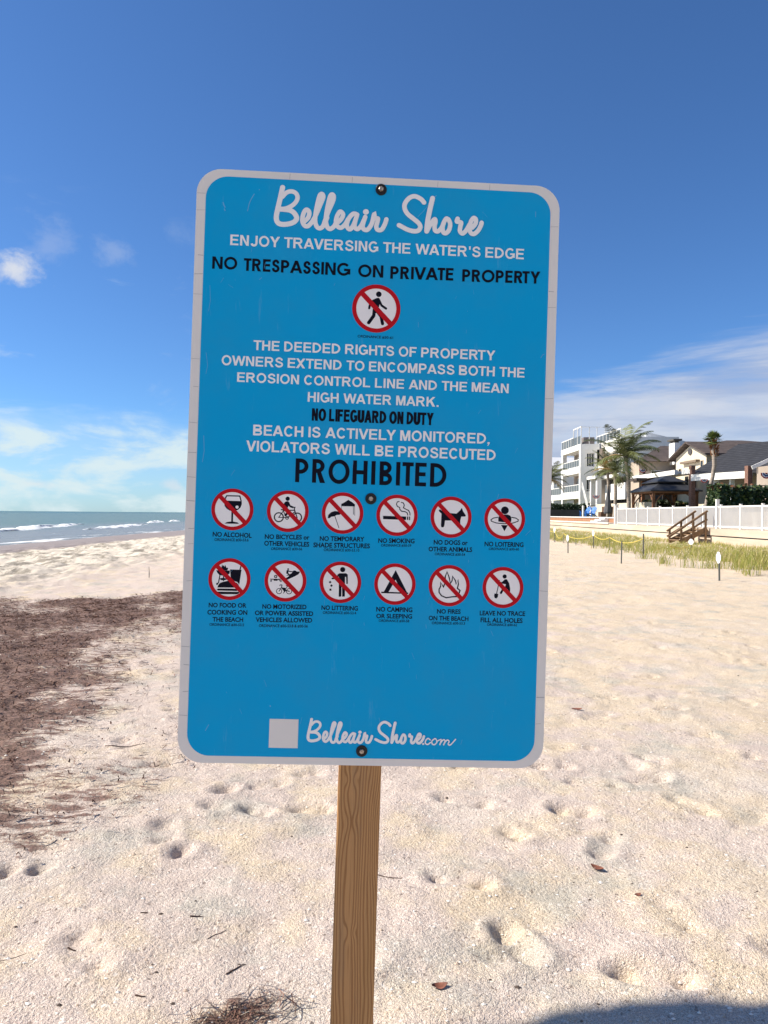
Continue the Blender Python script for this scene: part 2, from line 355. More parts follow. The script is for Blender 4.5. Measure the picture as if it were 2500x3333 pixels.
# breaking waves: low ridges of white water running in to the shore
fo = bpy.data.materials.new('white_water'); fo.use_nodes = True; k = NB(fo.node_tree); p = fo.node_tree.nodes['Principled BSDF']
pos = k.n('ShaderNodeNewGeometry').outputs['Position']; sp = k.n('ShaderNodeSeparateXYZ'); k.inp(sp.inputs[0], pos)
nf = k.noise(k.mapv(pos, (1.1, .5, 1.5)), 1.0, 6, .7)
k.inp(p.inputs['Base Color'], k.mix(k.step(nf, .36, .52), rgb(.26, .30, .30), rgb(.80, .81, .80))); p.inputs['Roughness'].default_value = .7
mb = MB()
def breaker(pts, wid, hgt, seed):
    pts = [Vector((p[0], p[1], 0)) for p in pts]; N = 60; M = 8; k0 = len(mb.v)
    for i in range(N + 1):
        t = i / N * (len(pts) - 1); a = min(int(t), len(pts) - 2); c = pts[a].lerp(pts[a + 1], t - a); e = math.sin(math.pi * i / N) ** .5
        w = wid * (.5 + .8 * vnoise(np.array(i * .23), np.array(seed * 3.1), seed)) * (.25 + .75 * e); h = hgt * e * (.35 + .95 * vnoise(np.array(i * .31), np.array(seed * 1.7), seed + 5))
        for j in range(M + 1):
            s = j / M; mb.v.append((c.x + (s - .35) * w + .8 * (float(vnoise(np.array(i * .4), np.array(j * .5), seed)) - .5), c.y, WATER_Z - .02 + float(h) * math.sin(math.pi * s ** .7) * (.85 + .3 * random.random())))
    for i in range(N):
        for j in range(M): mb.f.append([k0 + i * (M + 1) + j, k0 + i * (M + 1) + j + 1, k0 + (i + 1) * (M + 1) + j + 1, k0 + (i + 1) * (M + 1) + j]); mb.m.append(0)
random.seed(3)
breaker([(-44, 78), (-46, 92), (-50, 108), (-53, 122), (-57, 140)], 2.6, .42, 1)
breaker([(-40, 98), (-41, 112), (-44, 128), (-47, 146)], 2.2, .32, 2)
breaker([(-51, 160), (-53, 171), (-55, 182)], 2.2, .46, 3)
breaker([(-55, 190), (-57, 203)], 2.2, .38, 4)
breaker([(-56, 218), (-58, 232)], 2.2, .38, 5)
breaker([(-37, 150), (-38, 190), (-40, 240)], 2.6, .3, 6)
breaker([(-62, 60), (-64, 74), (-67, 90)], 2.0, .25, 7)
tag(mb.build('surf_foam', fo, smooth=True), 'white foam of small waves breaking near the shore', 'surf', kind='stuff')

# seaweed strands in the wrack: thousands of little ribbons, one mass
sr_ = np.random.default_rng(11); N = 90000
px_ = np.concatenate([sr_.uniform(-8.5, -1.0, N), sr_.uniform(-1.0, .1, 26000)]); py_ = np.concatenate([3.0 + 12.5 * sr_.random(N) ** 1.15, sr_.uniform(1.7, 2.8, 26000)])
ok = sr_.random(len(px_)) < wrack_mask(px_, py_) ** 1.3 * .55; px_, py_ = px_[ok], py_[ok]
mb = MB()
for x, y in zip(px_, py_):
    clump = y < 2.9; L = (.02 + .09 * random.random() ** 2) * (.95 if clump else 1); w = (.0007 + .0009 * random.random()) if clump else .0016 + .003 * random.random(); a = random.gauss(.25, .7); z = sand_z(x, y)
    if not clump: L *= .45 + .55 * min(1, y / 8); w *= .55 + .45 * min(1, y / 8)
    mi = 2 if random.random() < .045 else (1 if random.random() < .62 else 0)
    bend = random.uniform(-.8, .8); pts = []
    for i in range(3):
        t = i / 2 - .5; aa = a + bend * t; pts.append((x + math.cos(aa) * L * t, y + math.sin(aa) * L * t, z + .003 + random.random() * (.014 if clump else .026)))
    vs_ = []
    for (qx, qy, qz) in pts: vs_ += [(qx - math.sin(a) * w, qy + math.cos(a) * w, qz), (qx + math.sin(a) * w, qy - math.cos(a) * w, qz + w)]
    mb.add(vs_, [(0, 1, 3, 2), (2, 3, 5, 4)], mi)
weed = [pm('dry_seaweed_dark', (.060, .030, .021), .85, .2), pm('dry_seaweed_brown', (.20, .105, .075), .85, .2), pm('bleached_straw', (.60, .52, .42), .8, .2)]
tag(mb.build('seaweed_wrack', weed), 'dry brown seaweed washed up across the left of the beach', 'seaweed', kind='stuff')

# shell grit lying loose on the near sand, one mass
mb = MB(); sh = np.random.default_rng(5)
for i in range(4200):
    y = 2.0 + 7.5 * sh.random() ** 1.9; x = sh.uniform(-.62, .62) * y + sh.normal() * .2
    s = .0018 + .0075 * sh.random() ** 6; z = sand_z(x, y); a = sh.random() * 6.28; n = 5
    ring = [(x + math.cos(a + j * 1.2566) * s * (1 + .4 * sh.random()), y + math.sin(a + j * 1.2566) * s * (.6 + .4 * sh.random()), z + .001) for j in range(n)]
    mb.add(ring + [(x, y, z + s * (.5 + .5 * sh.random()))], [(j, (j + 1) % n, n) for j in range(n)], 0 if sh.random() < .72 else (1 if sh.random() < .6 else 2))
tag(mb.build('shell_grit', [pm('shell_white', (.76, .70, .62), .6, .4), pm('shell_tan', (.50, .38, .28), .7, .3), pm('shell_dark', (.09, .065, .05), .8, .3)]), 'tiny broken shells and grit scattered over the near sand', 'shell grit', kind='stuff')

# single leaves, twigs and bits the photo shows lying on the sand
leaf_m = pm('dry_leaf', (.20, .075, .045), .7, .3, var=.35, vscale=30); twig_m = pm('twig_bark', (.075, .045, .035), .9, .2, var=.3, vscale=60); pale_m = pm('pale_stick', (.62, .50, .40), .8, .2)
def leaf(px, py, L, a, label, curl=.3, m=None):
    curl *= .5
    g = ground(px * P, py * P); z = sand_z(g.x, g.y); mb = MB(); n = 7; ca, sa = math.cos(a), math.sin(a); vs_ = []
    for i in range(n):
        t = i / (n - 1); w = L * .30 * math.sin(math.pi * min(1, t * 1.02)) ** .8 + .001; cx = (t - .5) * L
        for sgn in (-1, 0, 1):
            zz = .001 + L * curl * (4 * (t - .5) ** 2 * .5 + abs(sgn) * .35); vs_.append((cx * ca - sgn * w * sa, cx * sa + sgn * w * ca, zz))
    mb.add(vs_, [(i * 3 + j, i * 3 + j + 1, i * 3 + j + 4, i * 3 + j + 3) for i in range(n - 1) for j in (0, 1)])
    o = mb.build('dry_leaf', m or leaf_m, smooth=True, loc=(g.x, g.y, z)); tag(o, label, 'leaf', 'dry leaves on the sand'); return o
leaf(1246, 1538, .085, .1, 'rust brown dry leaf lying alone on the sand right of the sign')
leaf(1290, 1862, .060, 2.4, 'folded brown dry leaf by a footprint, well below the sign on the right', .5)
leaf(950, 2131, .052, .2, 'crumpled tan dry leaf on the sand right of the post', .6)
leaf(1378, 1931, .030, .4, 'small dark scrap of leaf right of the pair of big footprints', .5)
def twig(px, py, L, a, label, m=None, r=.0035, fork=False):
    r *= .55; L *= .8
    g = ground(px * P, py * P); z = sand_z(g.x, g.y); mb = MB(); pts = []
    for i in range(6):
        t = i / 5 - .5; pts.append((math.cos(a) * L * t + random.uniform(-.02, .02) * L, math.sin(a) * L * t + random.uniform(-.04, .04) * L, r * 1.1 + sand_z(g.x + math.cos(a) * L * t, g.y + math.sin(a) * L * t) - z))
    mb.tube(pts, [r, r * 1.15, r, r * .9, r * .8, r * .5], 6)
    if fork: q = Vector(pts[3]); mb.tube([q, q + Vector((math.cos(a + .7) * L * .3, math.sin(a + .7) * L * .3, r))], [r * .7, r * .3], 5)
    o = mb.build('twig', m or twig_m, smooth=True, loc=(g.x, g.y, z)); tag(o, label, 'twig', 'twigs on the sand'); return o
random.seed(8)
twig(838, 1885, .15, -.30, 'thin brown twig poking out right of the post', r=.003)
twig(425, 1979, .06, .15, 'short dark twig left of the post', r=.004, fork=True)
twig(312, 1973, .035, 0, 'stubby dark twig left of the short forked one', r=.0035)
twig(155, 2048, .045, -.3, 'dark twig stub on bare sand near the bottom left', r=.004)
twig(303, 2155, .045, -.25, 'dark twig stub just above the seaweed clump', r=.004)
twig(510, 2090, .11, .95, 'longest brown twig lying above the seaweed clump', r=.0038)
twig(470, 2010, .10, .8, 'slanting thin twig with dry bark between seaweed clump and post', r=.0022)
twig(440, 1625, .22, .12, 'curved dark twig beside the lower left of the sign', r=.005)
twig(270, 1615, .30, .2, 'long twig pressed into the seaweed edge', r=.005)
twig(125, 1568, .16, -.15, 'bleached pale stick lying across the seaweed', pale_m, .004)
twig(28, 2068, .10, .6, 'hair thin twig by the left edge of the sand', r=.0018)
g = ground(485, 1884); g.z = sand_z(g.x, g.y)
mb = MB(); mb.tube([(0, 0, -.15), (.004, 0, .12), (-.004, 0, .25)], [.008, .008, .006], 6)
tag(mb.build('marker_stick', pm('grey_stick', (.11, .10, .09), .8, .2), smooth=True, loc=g), 'thin grey stick standing upright on the far left sand', 'stick')
LINES=[
("ENJOY TRAVERSING THE WATER'S EDGE", -307.5, 457.7, -308.3, 479.6, 307.4, 457.1, 306.7, 479.0),
('NO', -343.8, 406.6, -344.8, 432.9, -292.3, 407.0, -293.1, 432.0),
('TRESPASSING', -278.8, 405.6, -279.7, 431.9, -57.5, 405.1, -58.4, 431.0),
('ON', -41.1, 404.0, -41.9, 429.3, 11.5, 404.4, 10.6, 430.7),
('PRIVATE', 26.4, 403.0, 25.5, 429.8, 159.1, 405.2, 158.3, 430.8),
('PROPERTY', 178.0, 404.3, 177.2, 430.2, 343.7, 407.1, 342.9, 432.6),
('THE DEEDED RIGHTS OF PROPERTY', -252.3, 241.4, -253.1, 262.0, 253.0, 240.9, 252.3, 261.3),
('OWNERS EXTEND TO ENCOMPASS BOTH THE', -316.8, 207.7, -317.6, 228.0, 316.5, 207.1, 315.8, 227.3),
('EROSION CONTROL LINE AND THE MEAN', -283.8, 174.0, -284.5, 193.6, 283.7, 172.8, 283.1, 192.8),
('HIGH WATER MARK.', -136.6, 138.4, -137.3, 159.0, 136.5, 138.3, 135.8, 158.2),
('NO LIFEGUARD ON DUTY', -126.7, 99.2, -127.7, 125.2, 127.0, 99.1, 126.1, 124.9),
('BEACH IS ACTIVELY MONITORED,', -247.0, 64.5, -247.8, 86.5, 246.8, 64.5, 246.1, 86.0),
('VIOLATORS WILL BE PROSECUTED', -260.2, 30.8, -261.0, 53.3, 260.5, 30.3, 259.8, 52.1),
('PROHIBITED', -157.9, -29.9, -159.7, 19.8, 157.8, -29.7, 156.2, 19.3),
]
CAPTIONS=[
('NO ALCOHOL', -323.6, -148.0, -243.6, -148.4, 9.2),
('ORDINANCE #30-53.6', -319.6, -157.3, -249.7, -156.1, 5.5),
('NO BICYCLES or', -216.4, -149.6, -124.2, -148.4, 9.0),
('OTHER VEHICLES', -217.0, -163.6, -124.1, -163.0, 9.3),
('ORDINANCE #30-56', -202.8, -172.4, -138.5, -171.2, 5.3),
('NO TEMPORARY', -102.6, -150.1, -10.2, -148.9, 9.2),
('SHADE STRUCTURES', -115.5, -163.9, 2.1, -162.6, 9.3),
('ORDINANCE #30-53.10', -93.7, -171.4, -19.7, -170.4, 5.4),
('NO FOOD OR', -326.8, -294.3, -249.5, -293.4, 8.8),
('COOKING ON', -329.0, -309.3, -247.1, -307.9, 9.1),
('THE BEACH', -317.9, -323.6, -255.1, -322.7, 8.8),
('ORDINANCE #30-53.5', -323.9, -332.7, -253.1, -331.7, 5.2),
('NO MOTORIZED', -216.6, -294.3, -125.6, -293.1, 8.8),
('OR POWER ASSISTED', -231.5, -308.0, -111.1, -306.7, 8.9),
('VEHICLES ALLOWED', -229.3, -322.1, -112.8, -320.5, 9.0),
('ORDINANCE #30-53.8 & #30-56', -222.5, -332.6, -121.5, -331.1, 5.5),
('NO LITTERING', -94.4, -293.4, -18.7, -293.2, 8.9),
('ORDINANCE #30-53.4', -91.3, -301.9, -22.1, -301.1, 5.3),
('NO SMOKING', 19.2, -150.5, 95.2, -149.3, 9.1),
('ORDINANCE #30-59', 25.3, -158.3, 88.5, -156.9, 5.2),
('NO DOGS or', 135.6, -150.5, 207.1, -149.6, 9.1),
('OTHER ANIMALS', 125.2, -165.0, 217.0, -163.7, 9.1),
('ORDINANCE #30-54', 138.5, -173.1, 202.4, -172.6, 5.4),
('NO LOITERING', 242.9, -150.9, 325.5, -150.1, 9.3),
('ORDINANCE #30-60', 252.0, -158.7, 316.2, -157.8, 5.2),
('NO CAMPING', 19.7, -293.8, 95.3, -293.4, 9.3),
('OR SLEEPING', 20.2, -307.8, 95.1, -306.8, 8.8),
('ORDINANCE #30-58', 25.5, -315.5, 89.3, -314.8, 5.2),
('NO FIRES', 147.0, -294.7, 196.8, -294.1, 8.8),
('ON THE BEACH', 130.0, -309.0, 213.7, -308.7, 8.8),
('ORDINANCE #30-53.3', 136.9, -317.5, 206.8, -316.7, 5.3),
('LEAVE NO TRACE', 237.2, -296.0, 333.5, -294.9, 9.0),
('FILL ALL HOLES', 239.4, -310.3, 328.5, -309.8, 9.1),
('ORDINANCE #30-62', 253.3, -317.8, 317.0, -317.1, 5.1),
('ORDINANCE #30-61', -37.9, 277.0, 36.4, 276.8, 5.2),
]
CIRCLES={
'walk':(-0.6, 339.0, 50.5),
'alcohol':(-284.9, -91.0, 43.0),
'bicycle':(-170.7, -91.1, 43.2),
'shade':(-57.0, -91.2, 42.5),
'smoke':(56.7, -92.1, 43.0),
'dog':(170.4, -92.3, 43.2),
'loiter':(283.9, -92.3, 43.0),
'food':(-286.1, -235.3, 43.6),
'motor':(-170.8, -235.5, 43.1),
'litter':(-56.8, -235.4, 42.9),
'camp':(57.0, -235.9, 42.9),
'fire':(171.0, -235.9, 42.9),
'dig':(284.7, -236.6, 43.1),
}
SCRIPT=[
[(-204.1, 583.2), (-208.0, 561.2), (-212.7, 537.4), (-215.1, 521.1), (-212.8, 510.9), (-206.1, 506.5), (-194.4, 506.5), (-181.4, 510.2), (-174.5, 515.7), (-173.0, 522.4), (-178.4, 531.0), (-188.1, 536.4), (-207.2, 537.7)],
[(-203.7, 563.6), (-195.3, 572.9), (-185.1, 575.9), (-176.2, 572.4), (-172.3, 563.7), (-175.6, 554.0), (-184.1, 545.5), (-195.6, 539.7), (-208.6, 537.3)],
[(-156.6, 514.4), (-148.9, 522.8), (-147.1, 534.0), (-153.1, 539.2), (-158.7, 531.2), (-160.8, 516.4), (-156.4, 506.3), (-149.0, 505.1), (-140.5, 514.4), (-132.3, 531.0), (-124.3, 552.1), (-119.3, 565.7), (-119.8, 571.5), (-123.1, 573.6), (-127.0, 568.2), (-131.2, 548.8), (-134.0, 529.5), (-134.0, 514.7), (-130.2, 504.6), (-123.7, 501.6), (-116.8, 507.4), (-109.4, 524.8)],
[(-116.8, 507.4), (-107.6, 536.7), (-98.8, 559.3), (-97.3, 569.7), (-100.9, 573.7), (-104.9, 568.6), (-108.8, 549.9), (-111.7, 529.1), (-111.6, 514.3), (-107.9, 504.2), (-101.7, 501.5), (-94.1, 507.8), (-89.3, 518.4)],
[(-87.7, 515.2), (-79.9, 523.3), (-76.6, 533.0), (-82.7, 538.6), (-88.3, 530.2), (-90.8, 518.3), (-87.8, 508.1), (-80.0, 504.9), (-71.5, 512.6), (-65.9, 523.2)],
[(-47.2, 534.0), (-54.6, 535.6), (-63.1, 527.0), (-68.1, 513.5), (-65.3, 504.4), (-59.4, 503.5), (-53.1, 514.2), (-47.4, 532.2), (-51.3, 517.3), (-51.4, 507.6), (-45.4, 503.9), (-38.3, 510.5), (-32.8, 522.6)],
[(-30.1, 529.8), (-33.7, 518.1), (-34.8, 508.4), (-30.6, 503.2), (-23.3, 504.5), (-15.6, 517.5), (-11.6, 536.1), (-9.8, 528.2), (-3.4, 527.7), (-5.0, 518.0), (-6.2, 509.8), (-2.6, 504.1), (5.4, 505.5), (11.7, 517.3), (14.3, 527.1)],
[(-29.3, 540.5), (-28.7, 540.6)],
[(92.2, 566.6), (85.3, 573.7), (72.5, 578.7), (61.5, 574.7), (52.9, 563.9), (51.8, 552.7), (58.2, 541.1), (71.9, 530.7), (82.5, 522.3), (86.1, 514.3), (82.3, 507.1), (72.7, 505.0), (59.3, 507.8), (48.8, 512.5), (41.2, 516.1)],
[(110.0, 576.4), (105.3, 553.1), (101.2, 527.6), (99.7, 506.4)],
[(100.2, 506.0), (106.4, 519.0), (114.9, 532.0), (117.7, 528.4), (116.1, 517.9), (117.4, 509.1), (123.2, 507.3), (130.4, 514.2), (135.2, 524.8)],
[(143.1, 534.1), (140.1, 534.7), (135.2, 526.3), (133.0, 515.8), (135.1, 505.8), (141.1, 504.6), (147.1, 512.0), (148.8, 524.0), (145.4, 532.7), (142.3, 534.5)],
[(164.2, 535.9), (162.9, 529.9), (171.6, 528.1), (170.4, 519.1), (170.0, 510.1), (175.4, 505.2), (182.6, 511.5), (189.7, 524.5)],
[(195.8, 518.5), (202.3, 527.3), (202.7, 536.3), (197.8, 539.0), (192.4, 530.6), (190.4, 517.1), (192.8, 507.5), (200.0, 505.6), (208.0, 512.7), (213.2, 522.6), (215.3, 529.9)],
]
COM=[
[(126.5, -567.4), (127.1, -567.3)],
[(141.3, -558.8), (136.4, -555.5), (131.7, -560.4), (131.5, -566.0), (136.2, -568.2), (141.9, -563.8)],
[(150.4, -555.9), (144.9, -560.8), (145.8, -567.0), (151.3, -567.8), (155.5, -561.9), (152.6, -556.3), (150.0, -555.9)],
[(154.8, -561.4), (160.6, -558.4), (164.4, -557.9), (161.8, -568.2)],
[(162.3, -565.7), (168.0, -558.3), (172.2, -559.5), (169.8, -568.3)],
[(170.3, -565.6), (176.4, -558.4), (180.7, -560.6), (179.2, -566.9), (184.1, -568.0), (194.2, -556.6)],
]

# ------------------------------------------------------------------ the sign: one thing, sign plane in millimetres (x right, y up), z towards the viewer
SU, SV, SN = Vector((.99870815, .04450428, -.02452339)), Vector((.02423059, .00710675, .99968114)), Vector((.04466437, -.99898392, .00601921))
SORG = Vector((-.02713743, 1.54518374, 1.59064239))
SM = Matrix(((SU.x, SV.x, SN.x, SORG.x), (SU.y, SV.y, SN.y, SORG.y), (SU.z, SV.z, SN.z, SORG.z), (0, 0, 0, 1)))
foot_p = SORG - SV * (SORG.z / SV.z)
sign = empty('beach_sign', foot_p, 'large blue and white beach rules sign bolted to a square wooden post', 'sign')
TO = Matrix.Translation(-foot_p) @ SM            # sign plane (metres) -> the thing's own space

class FL(MB):                                    # flat shapes on the sign, each a hair above the one before
    def __init__(s, z, dz=.00002): super().__init__(); s.z = z; s.dz = dz; s.c = 0
    def poly(s, pts, mi=0):
        z = s.z + s.c * s.dz; s.c += 1; k = len(s.v)
        ar = sum(pts[i][0] * pts[(i + 1) % len(pts)][1] - pts[(i + 1) % len(pts)][0] * pts[i][1] for i in range(len(pts)))
        if ar < 0: pts = pts[::-1]
        s.v += [(x / 1000, y / 1000, z) for x, y in pts]; s.f.append(list(range(k, k + len(pts)))); s.m.append(mi)
    def strip(s, pts, w, mi=0, closed=False, round_=False, rise=0):
        n = len(pts); L, Rr = [], []; w = w if isinstance(w, (list, tuple)) else [w] * n
        for i in range(n):
            a = pts[(i - 1) % n] if (closed or i) else pts[0]; c = pts[(i + 1) % n] if (closed or i < n - 1) else pts[-1]; p = pts[i]
            def nrm(u, v):
                dx, dy = v[0] - u[0], v[1] - u[1]; l = math.hypot(dx, dy) or 1; return (-dy / l, dx / l)
            n1 = nrm(a, p) if a != p else nrm(p, c); n2 = nrm(p, c) if c != p else n1
            mx, my = n1[0] + n2[0], n1[1] + n2[1]; l2 = mx * mx + my * my
            f = min(2 / l2, 2.2) if l2 > .05 else 1
            h = w[i] / 2; L.append((p[0] + mx * f * h, p[1] + my * f * h)); Rr.append((p[0] - mx * f * h, p[1] - my * f * h))
        z = s.z + s.c * s.dz; s.c += 1; k = len(s.v)
        for i, (a, c) in enumerate(zip(L, Rr)): s.v += [(c[0] / 1000, c[1] / 1000, z + i * rise), (a[0] / 1000, a[1] / 1000, z + i * rise)]
        s.c += n * rise / s.dz
        for i in range(n if closed else n - 1):
            j = (i + 1) % n; s.f.append([k + 2 * i, k + 2 * j, k + 2 * j + 1, k + 2 * i + 1]); s.m.append(mi)
        if round_:
            for e in (0, -1): s.circ(pts[e][0], pts[e][1], w[e] / 2, mi)
    def circ(s, x, y, r, mi=0, n=28): s.poly([(x + r * math.cos(t * 2 * math.pi / n), y + r * math.sin(t * 2 * math.pi / n)) for t in range(n)], mi)
    def ring(s, x, y, r0, r1, mi=0, n=72, ry=None):
        k = len(s.v); z = s.z + s.c * s.dz; s.c += 1
        for t in range(n):
            a = t * 2 * math.pi / n
            for r in (r0, r1): s.v.append(((x + r * math.cos(a)) / 1000, (y + r * math.sin(a)) / 1000, z))
        for t in range(n):
            u = (t + 1) % n; s.f.append([k + 2 * t, k + 2 * t + 1, k + 2 * u + 1, k + 2 * u]); s.m.append(mi)
    def put(s, name, mats, parent):
        s.v = [tuple(TO @ Vector(p)) for p in s.v]; return s.build(name, mats, parent)
def smooth(pts, n=6):                            # Catmull-Rom
    o = []; q = [pts[0]] + list(pts) + [pts[-1]]
    for i in range(1, len(q) - 2):
        for j in range(n):
            t = j / n; a, b_, c, d_ = q[i - 1], q[i], q[i + 1], q[i + 2]
            o.append(tuple(.5 * (2 * b_[e] + (c[e] - a[e]) * t + (2 * a[e] - 5 * b_[e] + 4 * c[e] - d_[e]) * t * t + (3 * b_[e] - a[e] - 3 * c[e] + d_[e]) * t ** 3) for e in (0, 1)))
    return o + [tuple(pts[-1])]
def rrect(w, h, r, n=14):
    o = []
    for (sx, sy, a0) in ((1, 1, 0), (-1, 1, 90), (-1, -1, 180), (1, -1, 270)):
        for i in range(n + 1): a = R(a0 + 90 * i / n); o.append((sx * (w - r) + r * math.cos(a), sy * (h - r) + r * math.sin(a)))
    return o

def vinyl(name, col, rough=.5, spec=.12, dirt=.12):
    m = bpy.data.materials.new(name); m.use_nodes = True; k = NB(m.node_tree); p = m.node_tree.nodes['Principled BSDF']
    v = k.n('ShaderNodeTexCoord').outputs['Object']
    n1 = k.noise(v, 5, 5, .65); n2 = k.noise(k.mapv(v, (60, 60, 8)), 1.0, 4, .7)
    c = k.mix(k.math('MULTIPLY', k.step(n1, .35, .75), dirt), rgb(*col), rgb(col[0] * .75 + .03, col[1] * .85 + .02, col[2] * .85))
    c = k.mix(k.math('MULTIPLY', k.step(n2, .62, .78), dirt * .8), c, rgb(*[min(1, x * .8 + .12) for x in col]))
    k.inp(p.inputs['Base Color'], c); k.inp(p.inputs['Roughness'], k.math('ADD', rough - .06, k.math('MULTIPLY', n1, .14))); p.inputs['Specular IOR Level'].default_value = spec
    return m
blue = vinyl('blue_film', (.003, .365, .70), .5, .06, .5); white = vinyl('white_film', (.775, .735, .685), .5, .12, .3); lwhite = vinyl('white_print', (.90, .865, .835), .5, .12, .15); black = vinyl('black_film', (.004, .004, .012), .5, .10, .02)
red = vinyl('red_film', (.52, .008, .016), .5, .08, .06); crack = pm('film_crack', (.33, .33, .33), .7, .2); scratch = pm('film_scratch', (.14, .42, .70), .6, .3); edge_m = pm('aluminium_edge', (.74, .74, .74), .45, .5, metal=.4)

SW, SH = 381.0, 615.2
mb = MB(); o = rrect(SW, SH, 52)
k0 = len(o); mb.v = [tuple(TO @ Vector((x / 1000, y / 1000, z))) for z in (-.0022, 0.) for x, y in o]
mb.f = [list(range(k0))[::-1], [i + k0 for i in range(k0)]] + [[i, (i + 1) % k0, (i + 1) % k0 + k0, i + k0] for i in range(k0)]; mb.m = [0, 0] + [1] * k0
mb.build('panel', [white, edge_m], sign)
random.seed(21)
fl = FL(.0002, .00001)
for y in (560, 528, 441, 398, 352, 250, 214, 165, 92, 20, -22, -70, -141, -160, -240, -300, -377, -410, -470, -520):   # hairline cracks in the white border
    for sx in (-1, 1):
        if random.random() < (.86 if sx < 0 else .45):
            yy = y + random.uniform(-8, 8); a, c = (362.5, 380) if random.random() < .8 else (362.5, 374); dy = random.uniform(-1.2, 1.2)
            fl.strip([(sx * a, yy), (sx * (a + c) / 2, yy + dy * .6), (sx * c, yy + dy)], random.uniform(.5, 1.0))
for x in (-190, -60, 120, 230): fl.strip([(x, 601), (x + .6, 613)], .6)
fl.put('border_crack', crack, sign)
fl = FL(.0004); fl.poly(rrect(361.8, 600.2, 46)); fl.z, fl.dz, fl.c = .00056, .000004, 0
for pts, w in (([(-262, 567), (-268, 556), (-272, 546), (-275, 530)], 1.5), ([(-326, 546), (-324, 540), (-321, 535)], 2.0), ([(-323, 533), (-321, 528)], 1.8), ([(-252, 575), (-252, 577)], 1.5), ([(-246, 388), (-241, 393)], .9),
        ([(-347, 372), (-345, 340), (-348, 318)], .7), ([(-350, 232), (-346, 205), (-349, 188)], .8), ([(-349, 60), (-347, 28), (-350, 5)], 1.0), ([(350, 250), (354, 257), (358, 259)], 1.2), ([(-325, -549), (-318, -536)], 1.2), ([(104, 566), (92, 549), (80, 536)], .8), ([(110, 575), (118, 583)], 1.4),
        ([(270, -40), (266, -52)], .8), ([(196, 196), (197, 199)], 1.2), ([(-194, -494), (-193, -497)], 2.0), ([(330, 560), (330, 548)], 1.0)):
    fl.strip(pts, w, 1)
for i in range(70):
    x, y, a, L = random.uniform(-350, 350), random.uniform(-580, 585), random.gauss(1.57, .35), random.uniform(1, 16)
    fl.strip([(x, y), (x + math.cos(a) * L, y + math.sin(a) * L)], random.uniform(.25, .6), 1)
fl.put('blue_face', [blue, scratch], sign)

